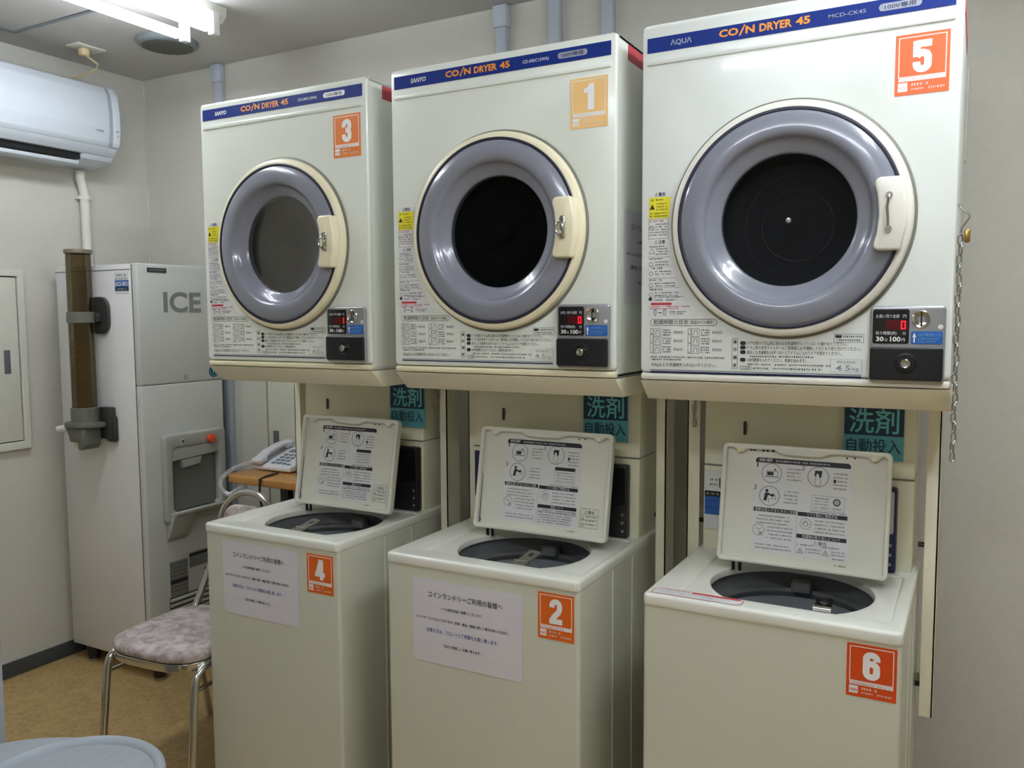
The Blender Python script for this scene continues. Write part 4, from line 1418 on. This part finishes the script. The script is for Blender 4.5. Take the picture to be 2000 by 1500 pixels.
sw = thing('wall_box', 'slim white box on the back wall right of the dryer with sticker 5', 'box', (1.905, YB, 1.905))
q = B(); q.box(-.028, .028, -.022, 0, -.118, .122, .005); q.build('body', PIPEW, sw)
q = B(); q.box(-.024, .024, -.0245, -.020, -.104, .108, .002); q.build('cover', LABELW, sw)

# ------------------------------------------------------------------ desk and telephone
dk = thing('telephone_table', 'small orange-brown wooden table holding the telephone', 'table', (0, 0, 0))
DZ = .805
q = B(); q.plate(rr(-.475, .035, .475, .795, .035), [], DZ - .030, DZ, .006); q.build('tabletop', WOODE, dk, 40)
for x, y in ((-.245, .56), (-.245, .745), (.0, .56), (.0, .745)):
    q = B(); q.box(x - .020, x + .020, y - .014, y + .014, 0, DZ - .03, .003); q.build('leg', BLACKP, dk)
q = B(); q.box(-.44, .0, .735, .755, DZ - .07, DZ - .03, .002); q.build('apron', WOODE, dk)

ph = thing('telephone', 'pale grey push-button telephone on the wooden table', 'telephone', (-.362, .665, DZ))
q = B()
q.prism([(-.075, .004), (-.075, .022), (.090, .070), (.115, .070), (.115, .004)], 'yz', -.085, .105, .008, 3)
q.build('base', PHONEM, ph)
sl = math.atan2(.048, .165)
MP = Matrix.Translation((0, -.075, .022)) @ Matrix.Rotation(sl, 4, 'X')
q = B()
hp_ = [(-.058, .0, .012), (-.058, .02, .026), (-.058, .06, .034), (-.058, .12, .034), (-.058, .165, .026), (-.058, .185, .012)]
q.box(-.083, -.033, -.006, .040, .002, .026, .009, 3, MP)
q.box(-.083, -.033, .145, .190, .002, .026, .009, 3, MP)
q.prism([(-.004, .018), (.02, .026), (.06, .034), (.13, .034), (.17, .026), (.188, .018), (.17, .014), (.13, .020), (.06, .020), (.02, .014)], 'yz', -.080, -.036, .005, 2, MP)
q.build('handset', PHONEM, ph)
for r_ in range(4):
    for c_ in range(3):
        q = B(); q.box(-.010 + c_ * .026, .008 + c_ * .026, .022 + r_ * .024, .036 + r_ * .024, -.001, .005, .003, 2, MP); q.build('key', PHONEK, ph)
q = B(); q.box(.068, .086, .020, .030, -.001, .004, .002, 2, MP); q.box(-.012, .085, .125, .150, -.001, .003, .002, 2, MP); q.build('side_key', PHONEK, ph)
# coiled cord
q = B()
path = [Vector(p) for p in ((-.440, .600, .838), (-.458, .560, .830), (-.474, .510, .815), (-.478, .468, .790), (-.466, .450, .762), (-.446, .452, .742), (-.424, .456, .738), (-.402, .462, .752), (-.385, .500, .768))]
def cr(P, t_):
    i = min(int(t_), len(P) - 2); f = t_ - i
    p0, p1, p2, p3 = P[max(i - 1, 0)], P[i], P[i + 1], P[min(i + 2, len(P) - 1)]
    return .5 * ((2 * p1) + (p2 - p0) * f + (2 * p0 - 5 * p1 + 4 * p2 - p3) * f * f + (3 * p1 - p0 - 3 * p2 + p3) * f ** 3)
pts = []
N = 620
for i in range(N):
    s = (len(path) - 1) * i / N
    c_ = cr(path, s); d_2 = (cr(path, min(s + .02, len(path) - 1.001)) - c_).normalized()
    n1 = d_2.orthogonal().normalized() if i == 0 else (n1 - d_2 * n1.dot(d_2)).normalized()
    b1 = d_2.cross(n1)
    a = 2 * math.pi * i / 13
    pts.append(c_ + .0075 * (math.cos(a) * n1 + math.sin(a) * b1))
q.tube(pts, .0021, 5)
q.build('coiled_cord', PHONEM, ph).matrix_parent_inverse = Matrix.Translation((.362, -.665, -DZ))
q = B(); q.tube([(-.30, .575, DZ + .004), (-.29, .50, DZ + .004), (-.288, .470, DZ), (-.288, .466, .74), (-.285, .50, .60), (-.28, .56, .40), (-.28, .6, .006)], .004, 8)
tag(q.build('black_cable', BLACKP), 'thin black cable hanging over the front edge of the wooden table', 'cable')

# ------------------------------------------------------------------ chair
ch = thing('chair', 'chrome chair with mottled pink seat between washer 4 and the ice dispenser', 'chair', (-.150, .03, 0), None, math.radians(4))
SZ = .425
q = B(); so = [(.185 * (abs(math.cos(a)) ** .55) * (1 if math.cos(a) >= 0 else -1), .195 * (abs(math.sin(a)) ** .55) * (1 if math.sin(a) >= 0 else -1)) for a in [2 * math.pi * i / 56 for i in range(56)]]
# padded seat: stacked outlines
t_ = bmesh.new(); rings = []
for sc_, z in ((.97, SZ - .032), (1.0, SZ - .026), (1.005, SZ - .014), (.985, SZ - .005), (.93, SZ + .001), (.75, SZ + .005), (.45, SZ + .007)):
    rings.append([t_.verts.new((p[0] * sc_, p[1] * sc_, z)) for p in so])
for a_, b_ in zip(rings, rings[1:]):
    for i in range(len(so)):
        j = (i + 1) % len(so); t_.faces.new((a_[i], a_[j], b_[j], b_[i]))
t_.faces.new(rings[-1]); t_.faces.new(list(reversed(rings[0])))
q.add(t_); q.build('seat', CUSHION, ch, 60)
q = B(); q.plate([(p[0] * .995, p[1] * .995) for p in so], [[(p[0] * .93, p[1] * .93) for p in so]], SZ - .056, SZ - .032, .002); q.build('seat_rim', CHROME, ch, 40)
for s in (-1, 1):
    q = B()
    x = s * .172
    pts = [(x, .17, SZ - .044), (x, .0, SZ - .044), (x, -.10, SZ - .044)] + arc((-.115, SZ - .089), .045, 90, 180, 6, lambda y, z: (x + s * .003, y, z)) + [(x + s * .012, -.205, .0)]
    pts = [(x, .17, SZ - .044), (x, .0, SZ - .044), (x + s * .002, -.105, SZ - .044), (x + s * .003, -.135, SZ - .050), (x + s * .004, -.156, SZ - .066), (x + s * .005, -.166, SZ - .092), (x + s * .010, -.200, .008)]
    q.tube(pts, .0115, 12); q.build('front_leg', CHROME, ch)
    q = B()
    q.tube([(s * .150, .10, SZ - .05), (s * .165, .19, .22), (s * .172, .235, .008)], .011, 12); q.build('rear_leg', CHROME, ch)
for s in (-1, 1):
    B().tube([(s * .177, -.170, .318), (s * .166, .165, .318)], .006, 8).build('stretcher', CHROME, ch)
q = B()
bp_ = [(-.150, .14, SZ - .04), (-.150, .19, SZ + .03), (-.136, .225, SZ + .12), (-.118, .25, SZ + .24)]
top = [(.112 * math.cos(a), .255 + .02 * math.sin(a), SZ + .27 + .105 * math.sin(a)) for a in [math.pi - math.pi * i / 20 for i in range(21)]]
q.tube(bp_ + top + [(-p[0], p[1], p[2]) for p in reversed(bp_)], .0115, 12)
q.build('back_frame', CHROME, ch)
q = B(); pad = rr(-.090, .090, SZ + .14, SZ + .335, .060, 8)
q.plate(pad, [], -.012, .014, .010, Matrix.Translation((0, .250, 0)) @ M_front() )
q.build('back_cushion', CUSHION, ch, 50)

# ------------------------------------------------------------------ things at the bottom left
bn = thing('waste_bin', 'pale grey round plastic bin cut off by the bottom left corner', 'bin', (.605, -1.026, 0))
q = B(); q.lathe([(0, .0), (.205, .0), (.215, .012), (.250, .565), (.254, .575)], (0, 0, 0), (0, 0, 1), 72); q.build('body', BINM, bn)
q = B(); q.lathe([(.250, .560), (.272, .562), (.279, .570), (.277, .582), (.270, .592), (.258, .599), (.10, .602), (0, .602)], (0, 0, 0), (0, 0, 1), 96)
q.build('lid', BINM, bn)
q = B(); q.lathe([(.158, .600), (.156, .609), (.150, .614), (.143, .611), (.138, .604), (.137, .600)], (.042, .120, 0), (0, 0, 1), 72); q.build('opening_rim', BINM, bn)
q = B(); q.lathe([(0, .6045), (.10, .6040), (.139, .6030)], (.042, .120, 0), (0, 0, 1), 72); q.build('flap', mat('bin_flap_grey', (152, 158, 165), 0.55, var=0.05, scale=60), bn)
cb_ = thing('white_cabinet', 'bluish white cabinet edge at the left border behind the grey bin', 'cabinet', (.0, 0, 0))
q = B(); q.box(-.30, .118, -.74, -.70, .0, .80, .006); q.build('body', CABW, cb_)
